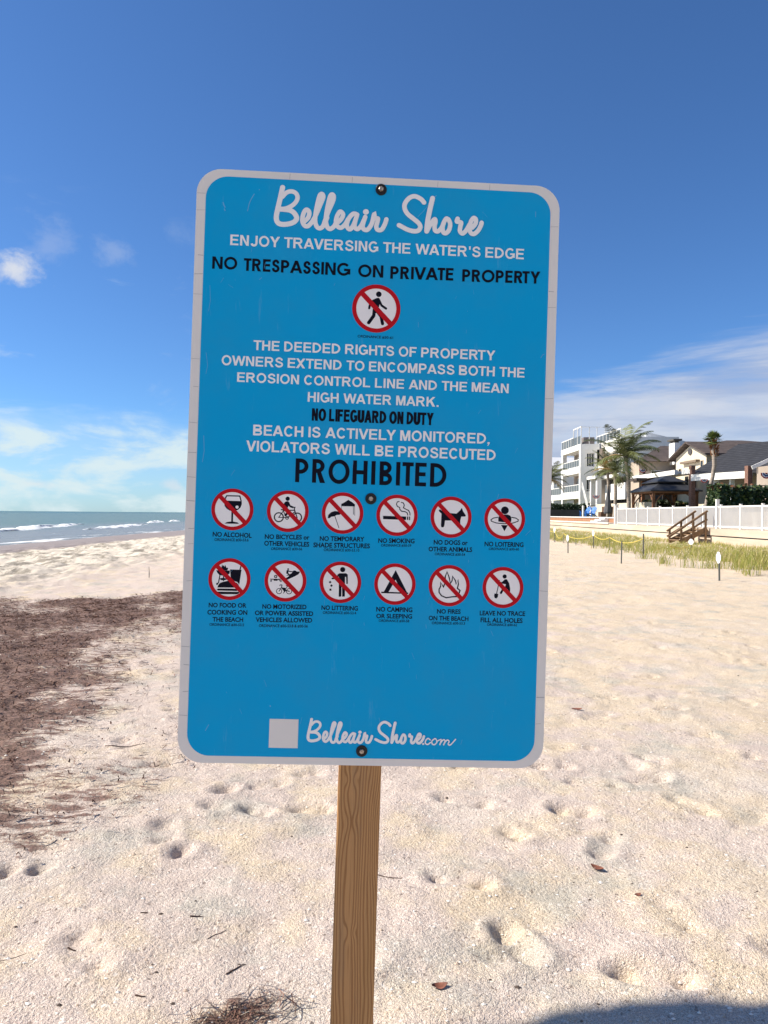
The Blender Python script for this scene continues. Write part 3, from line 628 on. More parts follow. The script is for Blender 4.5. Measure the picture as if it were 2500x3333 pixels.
# --- drawn alphabet: cap height 1
def arc(cx, cy, rx, ry, a0, a1, n=14): return [(cx + rx * math.cos(R(a0 + (a1 - a0) * i / n)), cy + ry * math.sin(R(a0 + (a1 - a0) * i / n))) for i in range(n + 1)]
def glyph(ch, W, st, hb):
    S, P_ = [], []                               # strokes (points, width, closed) and polygons
    def rc(x0, y0, x1, y1): P_.append([(x0, y0), (x1, y0), (x1, y1), (x0, y1)])
    def dg(x0, x1, h=None, y0=0, y1=1): h = h or st * 1.1; P_.append([(x0, y0), (x0 + h, y0), (x1 + h, y1), (x1, y1)])
    def bowl(y0, y1, x1):
        ry = (y1 - y0) / 2 - hb / 2; cy = (y0 + y1) / 2; rx = min(ry * 1.1, x1 - st * 1.6)
        S.append(([(st * .5, y1 - hb / 2)] + arc(x1 - st / 2 - rx, cy, rx, ry, 90, -90) + [(st * .5, y0 + hb / 2)], (hb + st) / 2, False))
    h = st * 1.1; o_ = .015; rx, ry = W / 2 - st / 2, .5 + o_ - hb / 2
    if ch == 'A': dg(0, W / 2 - h / 2); P_.append([(W - h, 0), (W, 0), (W / 2 + h / 2, 1), (W / 2 - h / 2, 1)]); rc(W * .2, .2, W * .8, .2 + hb)
    elif ch == 'B': rc(0, 0, st, 1); bowl(0, .53, W); bowl(.47, 1, W * .94)
    elif ch == 'C': S.append((arc(W * .52, .5, rx, ry, 38, 322, 26), (st + hb) / 2, False))
    elif ch == 'D': rc(0, 0, st, 1); S.append(([(st * .5, 1 - hb / 2)] + arc(W - st / 2 - min(.5, W * .58), .5, min(.5, W * .58), .5 - hb / 2, 90, -90, 20) + [(st * .5, hb / 2)], (st + hb) / 2, False))
    elif ch == 'E': rc(0, 0, st, 1); rc(st, 0, W, hb); rc(st, 1 - hb, W, 1); rc(st, .43, W * .93, .43 + hb)
    elif ch == 'F': rc(0, 0, st, 1); rc(st, 1 - hb, W, 1); rc(st, .42, W * .9, .42 + hb)
    elif ch == 'G': S.append((arc(W * .5, .5, rx, ry, 42, 330, 26), (st + hb) / 2, False)); rc(W * .53, .36, W, .36 + hb); rc(W - st, .1, W, .37)
    elif ch == 'H': rc(0, 0, st, 1); rc(W - st, 0, W, 1); rc(st, .42, W - st, .42 + hb * 1.05)
    elif ch == 'I': rc(0, 0, st, 1)
    elif ch == 'J': S.append(([(W - st / 2, 1), (W - st / 2, .30)] + arc(W / 2, .30, rx, .30 + o_ - hb / 2, 0, -165, 14), st, False))
    elif ch == 'K': rc(0, 0, st, 1); P_.append([(st, .30), (st, .58), (W - h * 1.2, 1), (W, 1)]); P_.append([(W * .36, .52), (W * .36 + h * .8, .70), (W, 0), (W - h * 1.25, 0)])
    elif ch == 'L': rc(0, 0, st, 1); rc(st, 0, W, hb)
    elif ch == 'M': rc(0, 0, st, 1); rc(W - st, 0, W, 1); P_.append([(st * .3, 1), (st * 1.35, 1), (W / 2 + st * .5, 0), (W / 2 - st * .5, 0)]); P_.append([(W - st * .3, 1), (W - st * 1.35, 1), (W / 2 - st * .5, 0), (W / 2 + st * .5, 0)])
    elif ch == 'N': rc(0, 0, st, 1); rc(W - st, 0, W, 1); P_.append([(st * .2, 1), (st * 1.15, 1), (W - st * .2, 0), (W - st * 1.15, 0)])
    elif ch == 'O': S.append((arc(W / 2, .5, rx, ry, 0, 348, 29), (st + hb) / 2, True))
    elif ch == 'P': rc(0, 0, st, 1); bowl(.36, 1, W)
    elif ch == 'R': rc(0, 0, st, 1); bowl(.42, 1, W * .93); P_.append([(W - h * 1.15, 0), (W, 0), (W * .66, .47), (W * .66 - h * .95, .47)])
    elif ch == 'S':
        pts = [(.95, .74), (.83, .91), (.5, 1), (.16, .90), (.06, .74), (.2, .60), (.5, .52), (.85, .42), (1, .26), (.86, .08), (.5, 0), (.12, .09), (0, .28)]
        S.append((smooth([(st / 2 + x * (W - st), hb / 2 - o_ + y * (1 + 2 * o_ - hb)) for x, y in pts], 4), (st + hb) / 2 * .97, False))
    elif ch == 'T': rc(0, 1 - hb, W, 1); rc(W / 2 - st / 2, 0, W / 2 + st / 2, 1 - hb)
    elif ch == 'U': S.append(([(st / 2, 1), (st / 2, .36)] + arc(W / 2, .36, rx, .36 + o_ - hb / 2, 180, 360, 16) + [(W - st / 2, .36), (W - st / 2, 1)], st, False))
    elif ch == 'V': dg(W / 2 - h / 2, 0); dg(W / 2 - h / 2, W - h)
    elif ch == 'W': q = W * .27; h = st * 1.0; dg(q - h / 2, 0, h); dg(q - h / 2, W / 2 - h / 2, h); dg(W - q - h / 2, W / 2 - h / 2, h); dg(W - q - h / 2, W - h, h)
    elif ch == 'X': dg(0, W - h * 1.15, h * 1.15); dg(W - h * 1.15, 0, h * 1.15)
    elif ch == 'Y': rc(W / 2 - st / 2, 0, W / 2 + st / 2, .44); P_.append([(0, 1), (h * 1.1, 1), (W / 2 + st / 2, .44), (W / 2 - st / 2, .40)]); P_.append([(W, 1), (W - h * 1.1, 1), (W / 2 - st / 2, .44), (W / 2 + st / 2, .40)])
    elif ch == '.': rc(0, 0, st, hb)
    elif ch == ',': P_.append([(0, hb * 1.05), (st, hb * 1.05), (st, .02), (st * .35, -.17), (0, -.17), (st * .45, 0), (0, 0)])
    elif ch == "'": P_.append([(0, 1), (st * .95, 1), (st * .75, .66), (st * .2, .66)])
    return S, P_
GROT = dict(A=1.0, B=.86, C=.92, D=.88, E=.78, F=.72, G=.95, H=.83, I=.205, J=.68, K=.92, L=.74, M=.98, N=.83, O=1.0, P=.80, R=.92, S=.84, T=.81, U=.83, V=.95, W=1.36, X=.95, Y=.95)
GEOM = dict(A=1.02, B=.70, C=1.02, D=.86, E=.62, F=.58, G=1.10, H=.80, I=.185, L=.52, N=.86, O=1.10, P=.68, R=.74, S=.64, T=.62, U=.80, V=.98, Y=.86)
PROH = dict(P=.55, R=.56, O=.90, H=.63, I=.19, B=.54, T=.48, E=.48, D=.70)
RND = 'CGOQS'; DIAG = 'AVWXYT'
def text(fl, body, x0, y0, x1, y1, h, table, st, hb, gap, mi=0):   # body set between two points of its base line
    cur, items = 0, []
    for i, ch in enumerate(body):
        if ch == ' ': cur += gap[1]; continue
        Wd = table.get(ch, st); nx = body[i + 1] if i + 1 < len(body) else ' '
        items.append((ch, cur, Wd)); g_ = gap[0]
        if ch in RND or nx in RND: g_ *= .78
        if ch in DIAG or nx in DIAG: g_ *= .45
        if (ch + nx) in ('AV', 'VA', 'AT', 'TA', 'WA', 'LY', 'LT', 'AY', 'RT', 'LV'): g_ -= .10
        cur += Wd + g_
    tot = items[-1][1] + items[-1][2]; sx = (x1 - x0) / tot; sl = (y1 - y0) / (x1 - x0)
    mp = lambda x, y, ox: (x0 + (ox + x) * sx, y0 + (ox + x) * sx * sl + y * h)
    for ch, ox, Wd in items:
        S, P_ = glyph(ch, Wd, st, hb)
        for pl in P_: fl.poly([mp(x, y, ox) for x, y in pl], mi)
        for pts, w, cl in S: fl.strip([mp(x, y, ox) for x, y in pts], w * (h + sx) / 2, mi, cl)
g_tab = {"THE DEEDED": 'body'}
for i, (body, xa, ya, xa2, yt, xb, yb, xb2, yt2) in enumerate(LINES):
    h = ((yt - ya) + (yt2 - yb)) / 2; fl = FL(.0007, .000008)
    if i in (1, 2, 3, 4, 5): continue
    if body == 'NO LIFEGUARD ON DUTY': text(fl, body, min(xa, xa2), ya, max(xb, xb2), yb, h, GROT, .30, .21, (.115, .33)); fl.put('bold_notice_lettering', black, sign)
    elif body == 'PROHIBITED': text(fl, body, xa, ya, xb, yb, h, PROH, .175, .165, (.165, .3)); fl.put('prohibited_lettering', black, sign)
    else: text(fl, body, min(xa, xa2), ya, max(xb, xb2), yb, h, GROT, .205, .165, (.155, .34)); fl.put('notice_lettering', lwhite, sign)
fl = FL(.0007, .000008)
for (body, xa, ya, xa2, yt, xb, yb, xb2, yt2) in LINES[1:6]: text(fl, body, xa, ya, xb, yb, ((yt - ya) + (yt2 - yb)) / 2, GEOM, .215, .19, (.14, .3))
fl.put('trespassing_lettering', black, sign)
SWID = lambda i: 10.4 if i in (0, 9) else (9.0 if i == 1 else (9.6 if i == 8 else (11.6 if i == 7 else 9.3)))
# script lettering at the top, and the web address below
fl = FL(.0007, .000006)
for i, pts in enumerate(SCRIPT):
    q = smooth(pts, 7); w = SWID(i)
    fl.strip(q, w, 0, False, True, 1e-6)
fl.put('title_lettering', lwhite, sign)
fl = FL(.0007, .000006); ks = 176.3 / 422.3
ks2 = .5775
for i, pts in enumerate(SCRIPT):
    q = [((x + 204.1) * ks2 - 107.1 - (7.5 if i > 7 else 0), (y - 583.2) * ks2 - 521.0) for x, y in smooth(pts, 6)]
    fl.strip(q, SWID(i) * ks2, 0, False, True, 1e-6)
for pts in COM: fl.strip(smooth(pts, 6), 2.6 if len(pts) > 2 else 4.2, 0, False, True)
fl.put('web_address_lettering', lwhite, sign)
fl = FL(.0006); fl.poly([(-193.8, -521.8), (-134.2, -521.9), (-134.2, -581.4), (-193.9, -581.4)]); fl.put('blank_label', white, sign)
# captions under the round signs, converted from text outlines
fl = None
def caption(body, x0, y0, x1, y1, h, off):
    c = bpy.data.curves.new('caption', 'FONT'); c.body = body; c.size = 1; c.offset = off; c.resolution_u = 3
    o = bpy.data.objects.new('caption', c); COL.objects.link(o); bpy.context.view_layer.update()
    me = bpy.data.meshes.new_from_object(o.evaluated_get(bpy.context.evaluated_depsgraph_get()))
    co_ = np.empty(len(me.vertices) * 3); me.vertices.foreach_get('co', co_); co_ = co_.reshape(-1, 3); ymax = .68; xm, xM = co_[:, 0].min(), co_[:, 0].max()
    X = x0 + (co_[:, 0] - xm) / (xM - xm) * (x1 - x0); Y = y0 + (y1 - y0) * (co_[:, 0] - xm) / (xM - xm) + co_[:, 1] / ymax * h
    fl.add([(a / 1000, e / 1000, .0007) for a, e in zip(X, Y)], [tuple(p.vertices) for p in me.polygons])
    bpy.data.objects.remove(o); bpy.data.curves.remove(c); bpy.data.meshes.remove(me)
def near_(x, y): return min(CIRCLES, key=lambda q: abs(CIRCLES[q][0] - x) * 3 + (CIRCLES[q][1] - y if CIRCLES[q][1] > y else 999))
CAPS = {}
for body, x0, y0, x1, y1, h in CAPTIONS:
    fl = CAPS.setdefault(near_((x0 + x1) / 2, y0), MB())
    caption(body, x0, y0, x1, y1, h, .012 if 'ORD' in body else .024)
for fl in CAPS.values(): fl.v = [tuple(TO @ Vector(p)) for p in fl.v]; fl.build('caption_lettering', black, sign)

# --- the thirteen round prohibition signs: white disc, black picture, red ring and bar
SYM = {
 'walk': ((838, 828, 685), [('c', 907, 418, 80), ('p', [(850, 530), (890, 515), (925, 535), (955, 640), (905, 800), (830, 960), (735, 900), (745, 760), (715, 620)]), ('s', 66, [(905, 565), (985, 735), (1112, 822)]), ('s', 62, [(850, 560), (700, 630), (660, 700), (634, 822)]), ('s', 96, [(785, 840), (765, 1030), (622, 1232)]), ('s', 92, [(840, 880), (975, 1050), (1015, 1255)])]),
 'alcohol': ((850, 872, 752), [('l', 44, [(640, 380), (592, 480), (575, 620), (590, 740), (660, 830), (750, 890), (850, 910), (950, 902), (1040, 865), (1120, 790), (1163, 680), (1158, 560), (1110, 388)], 1), ('p', [(590, 555), (1150, 570), (1163, 680), (1120, 790), (1040, 870), (850, 912), (660, 835), (582, 720)]), ('cw', 1015, 788, 56), ('f', 66, [(848, 900), (838, 1330)]), ('p', [(575, 1382), (640, 1332), (750, 1312), (900, 1312), (1030, 1340), (1090, 1392)])]),
 'bicycle': ((850, 940, 752), [('c', 842, 485, 78), ('p', [(700, 690), (720, 635), (770, 590), (830, 572), (890, 600), (925, 680), (945, 725), (1060, 770), (1030, 830), (920, 790), (880, 740), (835, 830), (760, 900), (690, 890)]), ('s', 36, [(1035, 800), (1105, 798), (1080, 855), (1185, 1170)]), ('o', 527, 1155, 160, 44), ('o', 1190, 1160, 155, 44), ('s', 30, [(690, 925), (525, 1160), (820, 1165)]), ('s', 34, [(690, 925), (930, 900), (1085, 905)]), ('s', 40, [(1095, 965), (850, 1165)]), ('o', 822, 1180, 50, 28), ('s', 84, [(770, 880), (890, 930), (770, 1080)]), ('s', 44, [(620, 880), (730, 905)]), ('s', 30, [(690, 925), (760, 1100)])]),
 'shade': ((1348, 327, 197), [('p', [(1335, 240), (1370, 222), (1402, 200), (1440, 224), (1465, 243), (1465, 263), (1335, 261)]), ('s', 3, [(1338, 262), (1338, 345)]), ('s', 5, [(1449, 262), (1451, 338)]), ('s', 4, [(1462, 262), (1463, 348)]), ('p', [(1207, 376), (1212, 345), (1240, 318), (1275, 307), (1310, 312), (1337, 332), (1318, 343), (1292, 345), (1268, 358), (1240, 362), (1225, 376)]), ('s', 6, [(1275, 356), (1313, 467)])]),
 'smoke': ((332, 347, 198), [('p', [(198, 352), (420, 358), (420, 391), (198, 384)]), ('p', [(428, 358), (440, 358), (440, 392), (428, 391)]), ('p', [(447, 358), (458, 358), (458, 393), (447, 392)]), ('l', 9, [(355, 213), (335, 218), (326, 240), (336, 262), (357, 272), (359, 290), (375, 307), (410, 312), (431, 325), (436, 348)], 0), ('l', 9, [(370, 222), (392, 228), (402, 250), (393, 274), (415, 287), (443, 300), (456, 325), (457, 348)], 0)]),
 'dog': ((853, 364, 198), [('p', [(733, 298), (745, 288), (768, 303), (795, 320), (905, 330), (940, 298), (957, 273), (968, 305), (996, 348), (990, 358), (952, 358), (942, 395), (942, 462), (912, 462), (905, 400), (850, 396), (795, 396), (787, 452), (775, 463), (758, 460), (755, 440), (760, 330), (740, 312)])]),
 'loiter': ((1370, 380, 196), [('c', 1372, 298, 37), ('p', [(1308, 405), (1308, 365), (1322, 345), (1345, 338), (1400, 338), (1425, 350), (1435, 370), (1432, 408), (1370, 413)]), ('w', 20, [(1240, 395), (1262, 412), (1315, 424), (1370, 427), (1430, 424), (1482, 412), (1500, 395)]), ('l', 9, [(1305, 364), (1262, 372), (1238, 388), (1242, 402), (1290, 419), (1370, 426), (1450, 419), (1498, 402), (1502, 388), (1478, 372), (1435, 364)], 0), ('p', [(1335, 438), (1400, 440), (1367, 498)])]),
 'food': ((847, 842, 758), [('p', [(868, 490), (1280, 505), (1200, 1050), (1000, 930), (890, 780)]), ('f', 45, [(1260, 365), (1225, 505)]), ('p', [(370, 522), (862, 530), (852, 640), (760, 700), (600, 715), (480, 690), (410, 610)]), ('p', [(520, 525), (535, 440), (570, 390), (572, 290), (612, 375), (648, 325), (668, 400), (700, 330), (738, 440), (770, 420), (798, 445), (770, 525)]), ('f', 38, [(505, 690), (450, 990)]), ('f', 38, [(637, 700), (630, 930)]), ('p', [(490, 828), (560, 800), (680, 803), (775, 850), (650, 886), (540, 876)]), ('c', 410, 1015, 42), ('w', 34, [(410, 1145), (440, 1050), (500, 975), (600, 935), (800, 890), (1000, 925), (1120, 965), (1190, 1050), (1205, 1150)]), ('p', [(415, 1145), (440, 1060), (500, 985), (600, 945), (800, 900), (1000, 935), (1110, 975), (1180, 1055), (1200, 1150)]), ('w', 26, [(400, 1165), (1200, 1175)]), ('p', [(385, 1215), (440, 1183), (1100, 1193), (1180, 1235), (1110, 1272), (440, 1255)]), ('p', [(400, 1296), (1200, 1306), (1190, 1360), (1130, 1390), (540, 1385), (450, 1340)])]),
 'motor': ((862, 838, 750), [('p', [(865, 745), (985, 672), (982, 652), (888, 645), (940, 618), (1010, 605), (1090, 560), (1128, 480), (1180, 465), (1250, 480), (1262, 505), (1388, 505), (1335, 600), (1220, 665), (935, 797)]), ('c', 958, 415, 31), ('p', [(900, 468), (950, 440), (1000, 478), (1130, 500), (1130, 532), (1000, 516), (972, 502), (965, 560), (1010, 602), (980, 620), (888, 572)]), ('f', 26, [(310, 775), (718, 780)]), ('p', [(425, 785), (592, 785), (575, 837), (445, 835)]), ('o', 347, 838, 26, 18), ('o', 695, 845, 28, 18), ('f', 22, [(390, 785), (350, 830)]), ('f', 30, [(610, 790), (690, 840)]), ('c', 511, 685, 60), ('wp', [(522, 636), (478, 700), (508, 702), (494, 740), (545, 672), (514, 670)]), ('o', 635, 1210, 94, 24), ('o', 993, 1215, 94, 24), ('s', 28, [(635, 1210), (722, 1075), (738, 990)]), ('s', 26, [(660, 1010), (675, 985), (735, 985)]), ('p', [(700, 1075), (860, 1090), (895, 1180), (830, 1255), (788, 1190)]), ('s', 24, [(860, 1150), (935, 1035), (888, 1008)]), ('s', 34, [(850, 1180), (1000, 1215)]), ('s', 22, [(825, 1235), (790, 1280)])]),
 'litter': ((1326, 994, 199), [('c', 1347, 872, 25), ('p', [(1298, 925), (1315, 907), (1380, 907), (1396, 920), (1397, 1008), (1383, 1010), (1380, 942), (1370, 942), (1369, 1130), (1343, 1132), (1341, 1040), (1336, 1040), (1335, 1130), (1310, 1133), (1311, 945)]), ('s', 15, [(1308, 920), (1290, 955), (1248, 957)]), ('p', [(1228, 979), (1241, 992), (1227, 1005), (1213, 992)]), ('p', [(1240, 1012), (1253, 1025), (1240, 1039), (1227, 1026)]), ('p', [(1221, 1054), (1241, 1055), (1240, 1075), (1221, 1074)])]),
 'camp': ((311, 1010, 198), [('p', [(318, 876), (322, 960), (250, 1085), (203, 1085)]), ('p', [(318, 876), (428, 1090), (372, 1090), (312, 955)]), ('f', 14, [(180, 1089), (438, 1098)])]),
 'fire': ((834, 1024, 197), [('l', 12, [(905, 1128), (860, 1131), (805, 1139), (760, 1120), (737, 1088), (737, 1058), (752, 1030), (749, 990), (778, 1036), (798, 990), (795, 940), (813, 892), (833, 945), (846, 1003), (862, 975), (866, 934), (893, 975), (900, 1010), (920, 965), (922, 1010), (913, 1050), (938, 1070), (925, 1108)], 1)]),
 'dig': ((1352, 1041, 197), [('c', 1368, 935, 20), ('p', [(1370, 962), (1390, 962), (1412, 1000), (1422, 1050), (1420, 1090), (1400, 1088), (1398, 1058), (1368, 1046), (1380, 1010), (1342, 1003), (1345, 985)]), ('s', 12, [(1378, 975), (1340, 997), (1316, 985)]), ('s', 21, [(1362, 1042), (1332, 1093)]), ('s', 8, [(1318, 972), (1290, 1100)]), ('p', [(1270, 1098), (1306, 1102), (1303, 1130), (1290, 1146), (1272, 1141), (1266, 1120)])]),
}
PIC = dict(walk='walking person', alcohol='wine glass', bicycle='cyclist', shade='canopy and parasol', smoke='cigarette', dog='dog', loiter='person in a swim ring', food='grill, cup and burger', motor='jet ski, board and electric bicycle', litter='person dropping litter', camp='tent', fire='flames', dig='person digging')
for key, (x, y, r) in CIRCLES.items():
    r = 43.2 if key != 'walk' else r
    (cx, cy, cr_), shapes = SYM[key]; k_ = r / cr_; ca, sa = math.cos(R(1.7)), math.sin(R(1.7))
    def tr(q): a, e = (q[0] - cx) * k_, -(q[1] - cy) * k_; return (x + a * ca - e * sa, y + a * sa + e * ca)
    fl = FL(.00062, .000012)
    fl.circ(x, y, r * .95, 0, 64)
    for s in shapes:
        t = s[0]
        if t == 'c': q = tr(s[1:3]); fl.circ(q[0], q[1], s[3] * k_, 1)
        elif t == 'cw': q = tr(s[1:3]); fl.circ(q[0], q[1], s[3] * k_, 0)
        elif t == 'p': fl.poly([tr(q) for q in s[1]], 1)
        elif t == 'wp': fl.poly([tr(q) for q in s[1]], 0)
        elif t in 'sf': fl.strip([tr(q) for q in s[2]], s[1] * k_, 1, False, t == 's')
        elif t == 'w': fl.strip([tr(q) for q in s[2]], s[1] * k_, 0)
        elif t == 'l': fl.strip([tr(q) for q in s[2]], s[1] * k_, 1, bool(s[3]))
        elif t == 'o': q = tr(s[1:3]); fl.ring(q[0], q[1], (s[3] - s[4] / 2) * k_, (s[3] + s[4] / 2) * k_, 1, 36)
    fl.z = .00098; fl.c = 0
    e = .92 * r * math.cos(R(45)); wv = .205 * r
    fl.strip([(x - e, y + e), (x + e, y - e)], wv, 2); fl.ring(x, y, r * .83, r, 2)
    o = fl.put('prohibition_symbol', [lwhite, black, red], sign); o['label'] = 'red ringed no sign with a ' + PIC[key]

# bolts with wide rubber washers
rub = pm('washer_rubber', (.012, .010, .009), .55, .35, var=.5, vscale=200); rust = pm('bolt_steel', (.42, .38, .32), .45, .5, metal=.75, var=.4, vscale=160, col2=(.16, .09, .05)); ruststain = pm('rust_stain', (.05, .03, .02), .8, .2)
for (x, y) in ((1.4, 589.0), (.9, -59.3), (-1.1, -584.5)):
    x, y = x / 1000, y / 1000
    def cyl(mb, r, z0, z1, n, rr=0, ph=0):
        ring = lambda r_, z: [TO @ Vector((x + r_ * math.cos(ph + 2 * math.pi * i / n), y + r_ * math.sin(ph + 2 * math.pi * i / n), z)) for i in range(n)]
        A = ring(r, z0) + ring(r, z1 - rr) + ring(r - rr, z1); return mb.add(A, [(i, (i + 1) % n, (i + 1) % n + n, i + n) for i in range(n)] + [(i + n, (i + 1) % n + n, (i + 1) % n + 2 * n, i + 2 * n) for i in range(n)] + [[i + 2 * n for i in range(n)]])
    w = cyl(MB(), .0118, .0003, .0032, 32, .0008).build('washer', rub, sign)
    cyl(MB(), .0052, .0032, .0078, 6, .0009, .3).build('bolt_head', rust, w)
# post: a four by four with the grain of a flat-sawn face
wm_ = bpy.data.materials.new('post_wood'); wm_.use_nodes = True; k = NB(wm_.node_tree); p = wm_.node_tree.nodes['Principled BSDF']
v = k.n('ShaderNodeTexCoord').outputs['Object']
sx_ = k.n('ShaderNodeSeparateXYZ'); k.inp(sx_.inputs[0], v)
knot = k.noise(k.mapv(v, (9, 9, 1.9)), 1.0, 3, .5)
warp = k.math('MULTIPLY', k.math('SUBTRACT', k.noise(k.mapv(v, (14, 14, 2.6), loc=(.3, 0, .4)), 1.0, 2, .5), .5), .046)
rr_ = k.math('ABSOLUTE', k.math('ADD', k.math('ADD', k.math('SUBTRACT', k.math('SUBTRACT', sx_.outputs[0], k.math('MULTIPLY', sx_.outputs[2], .0242)), -.0175), warp), 0))
def knot_(xk, zk, a, w_, h_):
    ex = k.math('DIVIDE', k.math('SUBTRACT', xs_, xk), w_); ez = k.math('DIVIDE', k.math('SUBTRACT', sx_.outputs[2], zk), h_)
    return k.math('MULTIPLY', k.math('EXPONENT', k.math('MULTIPLY', k.math('ADD', k.math('MULTIPLY', ex, ex), k.math('MULTIPLY', ez, ez)), -1.0)), a * .62)
xs_ = k.math('SUBTRACT', sx_.outputs[0], k.math('MULTIPLY', sx_.outputs[2], .0242))
kn = k.math('ADD', k.math('ADD', knot_(-.030, .945, 9, .007, .016), knot_(-.012, .945, 9, .007, .016)), k.math('ADD', k.math('ADD', knot_(-.027, .855, 11, .009, .03), knot_(-.010, .86, 8, .008, .02)), k.math('ADD', knot_(-.022, .628, 9, .007, .018), knot_(-.005, .628, 9, .006, .014))))
wav = k.math('SINE', k.math('ADD', kn, k.math('ADD', k.math('MULTIPLY', k.math('POWER', k.math('MULTIPLY', rr_, 16.0), 1.35), 62.0), k.math('MULTIPLY', k.noise(k.mapv(v, (18, 18, 2.2)), 1.0, 4), 7.0))))
fib = k.noise(k.mapv(v, (420, 420, 6)), 1.0, 3, .7)
cw = k.mix(k.step(wav, -.3, .9), rgb(.50, .275, .115), rgb(.33, .165, .065))
cw = k.mix(k.math('MULTIPLY', k.step(knot, .5, .72), .5), cw, rgb(.36, .21, .07))
cw = k.mix(k.math('MULTIPLY', k.step(fib, .45, .75), .35), cw, rgb(.15, .065, .028))
cw = k.mix(k.math('MULTIPLY', k.step(k.noise(k.mapv(v, (26, 26, 3.5), loc=(2, 1, 5)), 1.0, 5, .7), .52, .72), .25), cw, rgb(.25, .185, .12))
k.inp(p.inputs['Base Color'], cw); p.inputs['Roughness'].default_value = .8; p.inputs['Specular IOR Level'].default_value = .2
bp = k.n('ShaderNodeBump'); bp.inputs['Strength'].default_value = .3; bp.inputs['Distance'].default_value = .002; k.inp(bp.inputs['Height'], k.math('ADD', fib, k.math('MULTIPLY', wav, .3))); k.inp(p.inputs['Normal'], bp.outputs[0])
mb = MB(); hh = .0895 / 2; n = 18; xc = -.0035; secs = []
for y in (-1.95, -1.0, -.3, .605):
    x_ = xc + .000 ; r = .004; pts = []
    for (sx, sz) in ((1, 1), (-1, 1), (-1, -1), (1, -1)):
        for a in (0, 45, 90):
            base = {(1, 1): 0, (-1, 1): 90, (-1, -1): 180, (1, -1): 270}[(sx, sz)]
            pts.append((x_ + sx * (hh - r) + r * math.cos(R(base + a)), y, -.0025 - hh + sz * (hh - r) + r * math.sin(R(base + a))))
    secs.append(pts)
for pts in secs: mb.v += [tuple(TO @ Vector(q)) for q in pts]
for i in range(3):
    for j in range(12): mb.f.append([i * 12 + j, i * 12 + (j + 1) % 12, (i + 1) * 12 + (j + 1) % 12, (i + 1) * 12 + j]); mb.m.append(0)
mb.f.append([36 + j for j in range(12)]); mb.m.append(0)
mb.build('post', wm_, sign)

# ------------------------------------------------------------------ dune, sea wall, terraces
conc = pm('sea_wall_concrete', (.52, .43, .33), .9, .2, var=.16, vscale=.9, bump=.3, bscale=8, bdist=.02, stretch=(1, .25, 1.6))
conc_l = pm('pale_coping', (.70, .64, .55), .85, .2, var=.10, vscale=2)
brown_w = pm('terracotta_planks', (.33, .17, .095), .85, .2, var=.25, vscale=2.2, stretch=(1, 2.5, .3))
dark_w = pm('dark_grey_render', (.075, .072, .075), .9, .2, var=.2, vscale=1)
white_p = pm('white_paint', (.80, .78, .73), .6, .3, var=.04, vscale=1.2); offwhite = pm('off_white_render', (.78, .75, .69), .8, .2, var=.05, vscale=1)
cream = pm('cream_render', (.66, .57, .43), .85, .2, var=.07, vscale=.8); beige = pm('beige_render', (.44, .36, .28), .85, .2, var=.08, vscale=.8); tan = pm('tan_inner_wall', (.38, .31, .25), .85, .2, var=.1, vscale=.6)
glass = pm('dark_window_glass', (.018, .022, .026), .08, .5); glass_rail = pm('rail_glass', (.10, .11, .11), .35, .3); shade_m = pm('painted_interior_shade', (.045, .038, .034), .8, .2)  # shade_m: the shade under roofs is put into its colour
brick = pm('brown_brick', (.21, .115, .085), .85, .2, var=.35, vscale=6, stretch=(1, 1, 4)); wood = pm('grey_brown_timber', (.20, .125, .070), .85, .2, var=.3, vscale=3, stretch=(1, 1, .4)); cedar = pm('cedar_stain', (.27, .125, .065), .75, .25, var=.25, vscale=4)
def striped(name, c1, c2, axis, freq, rough=.8, jit=.25, spec=.25):
    m = bpy.data.materials.new(name); m.use_nodes = True; k = NB(m.node_tree); p = m.node_tree.nodes['Principled BSDF']
    v = k.n('ShaderNodeTexCoord').outputs['Object']; s = k.n('ShaderNodeSeparateXYZ'); k.inp(s.inputs[0], v)
    w = k.math('FRACT', k.math('MULTIPLY', s.outputs[axis], freq)); nz = k.noise(v, 2.2, 5, .65)
    c = k.mix(k.step(nz, .3, .7), rgb(*[x * (1 - jit) for x in c1]), rgb(*[min(1, x * (1 + jit)) for x in c1]))
    c = k.mix(k.step(w, .70, .86), c, rgb(*c2)); k.inp(p.inputs['Base Color'], c); p.inputs['Roughness'].default_value = rough; p.inputs['Specular IOR Level'].default_value = spec; return m
black_sh = striped('black_shingles', (.040, .040, .044), (.012, .012, .014), 2, 5.0); brown_sh = striped('brown_shingles', (.088, .068, .060), (.050, .038, .034), 2, 5.0); metal_roof = striped('white_metal_roof', (.62, .63, .64), (.30, .31, .33), 1, 2.2, .45, .05); gaz_roof = pm('charcoal_metal_roof', (.035, .036, .040), .5, .4, var=.2, vscale=3)

wall = empty('sea_wall', (16.5, 60, 0), 'long weathered concrete sea wall behind the dune grass', 'wall')
def lb(loc): return MB()
mb = MB(); mb.box(16.5, 16.9, 18, 130, -.4, .50); offs(mb, (16.5, 60, 0)).build('lower_wall', conc, wall)
mb = MB(); mb.box(16.44, 16.9, 18, 130, .56, .90); offs(mb, (16.5, 60, 0)).build('upper_wall', conc, wall)
mb = MB(); mb.box(16.53, 16.9, 18, 130, .50, .56); offs(mb, (16.5, 60, 0)).build('groove', dark_w, wall)
mb = MB(); mb.box(16.36, 17.0, 54, 130, .90, .985); offs(mb, (16.5, 60, 0)).build('coping', conc_l, wall)
mb = MB()
mb.box(16.95, 19.2, 17, 54, .80, .90); mb.box(17.0, 18.3, 54, 160, .80, .93); tag(mb.build('lower_terrace', pm('terrace_sand', (.52, .45, .36), .9, .2, var=.1, vscale=1)), kind='structure')
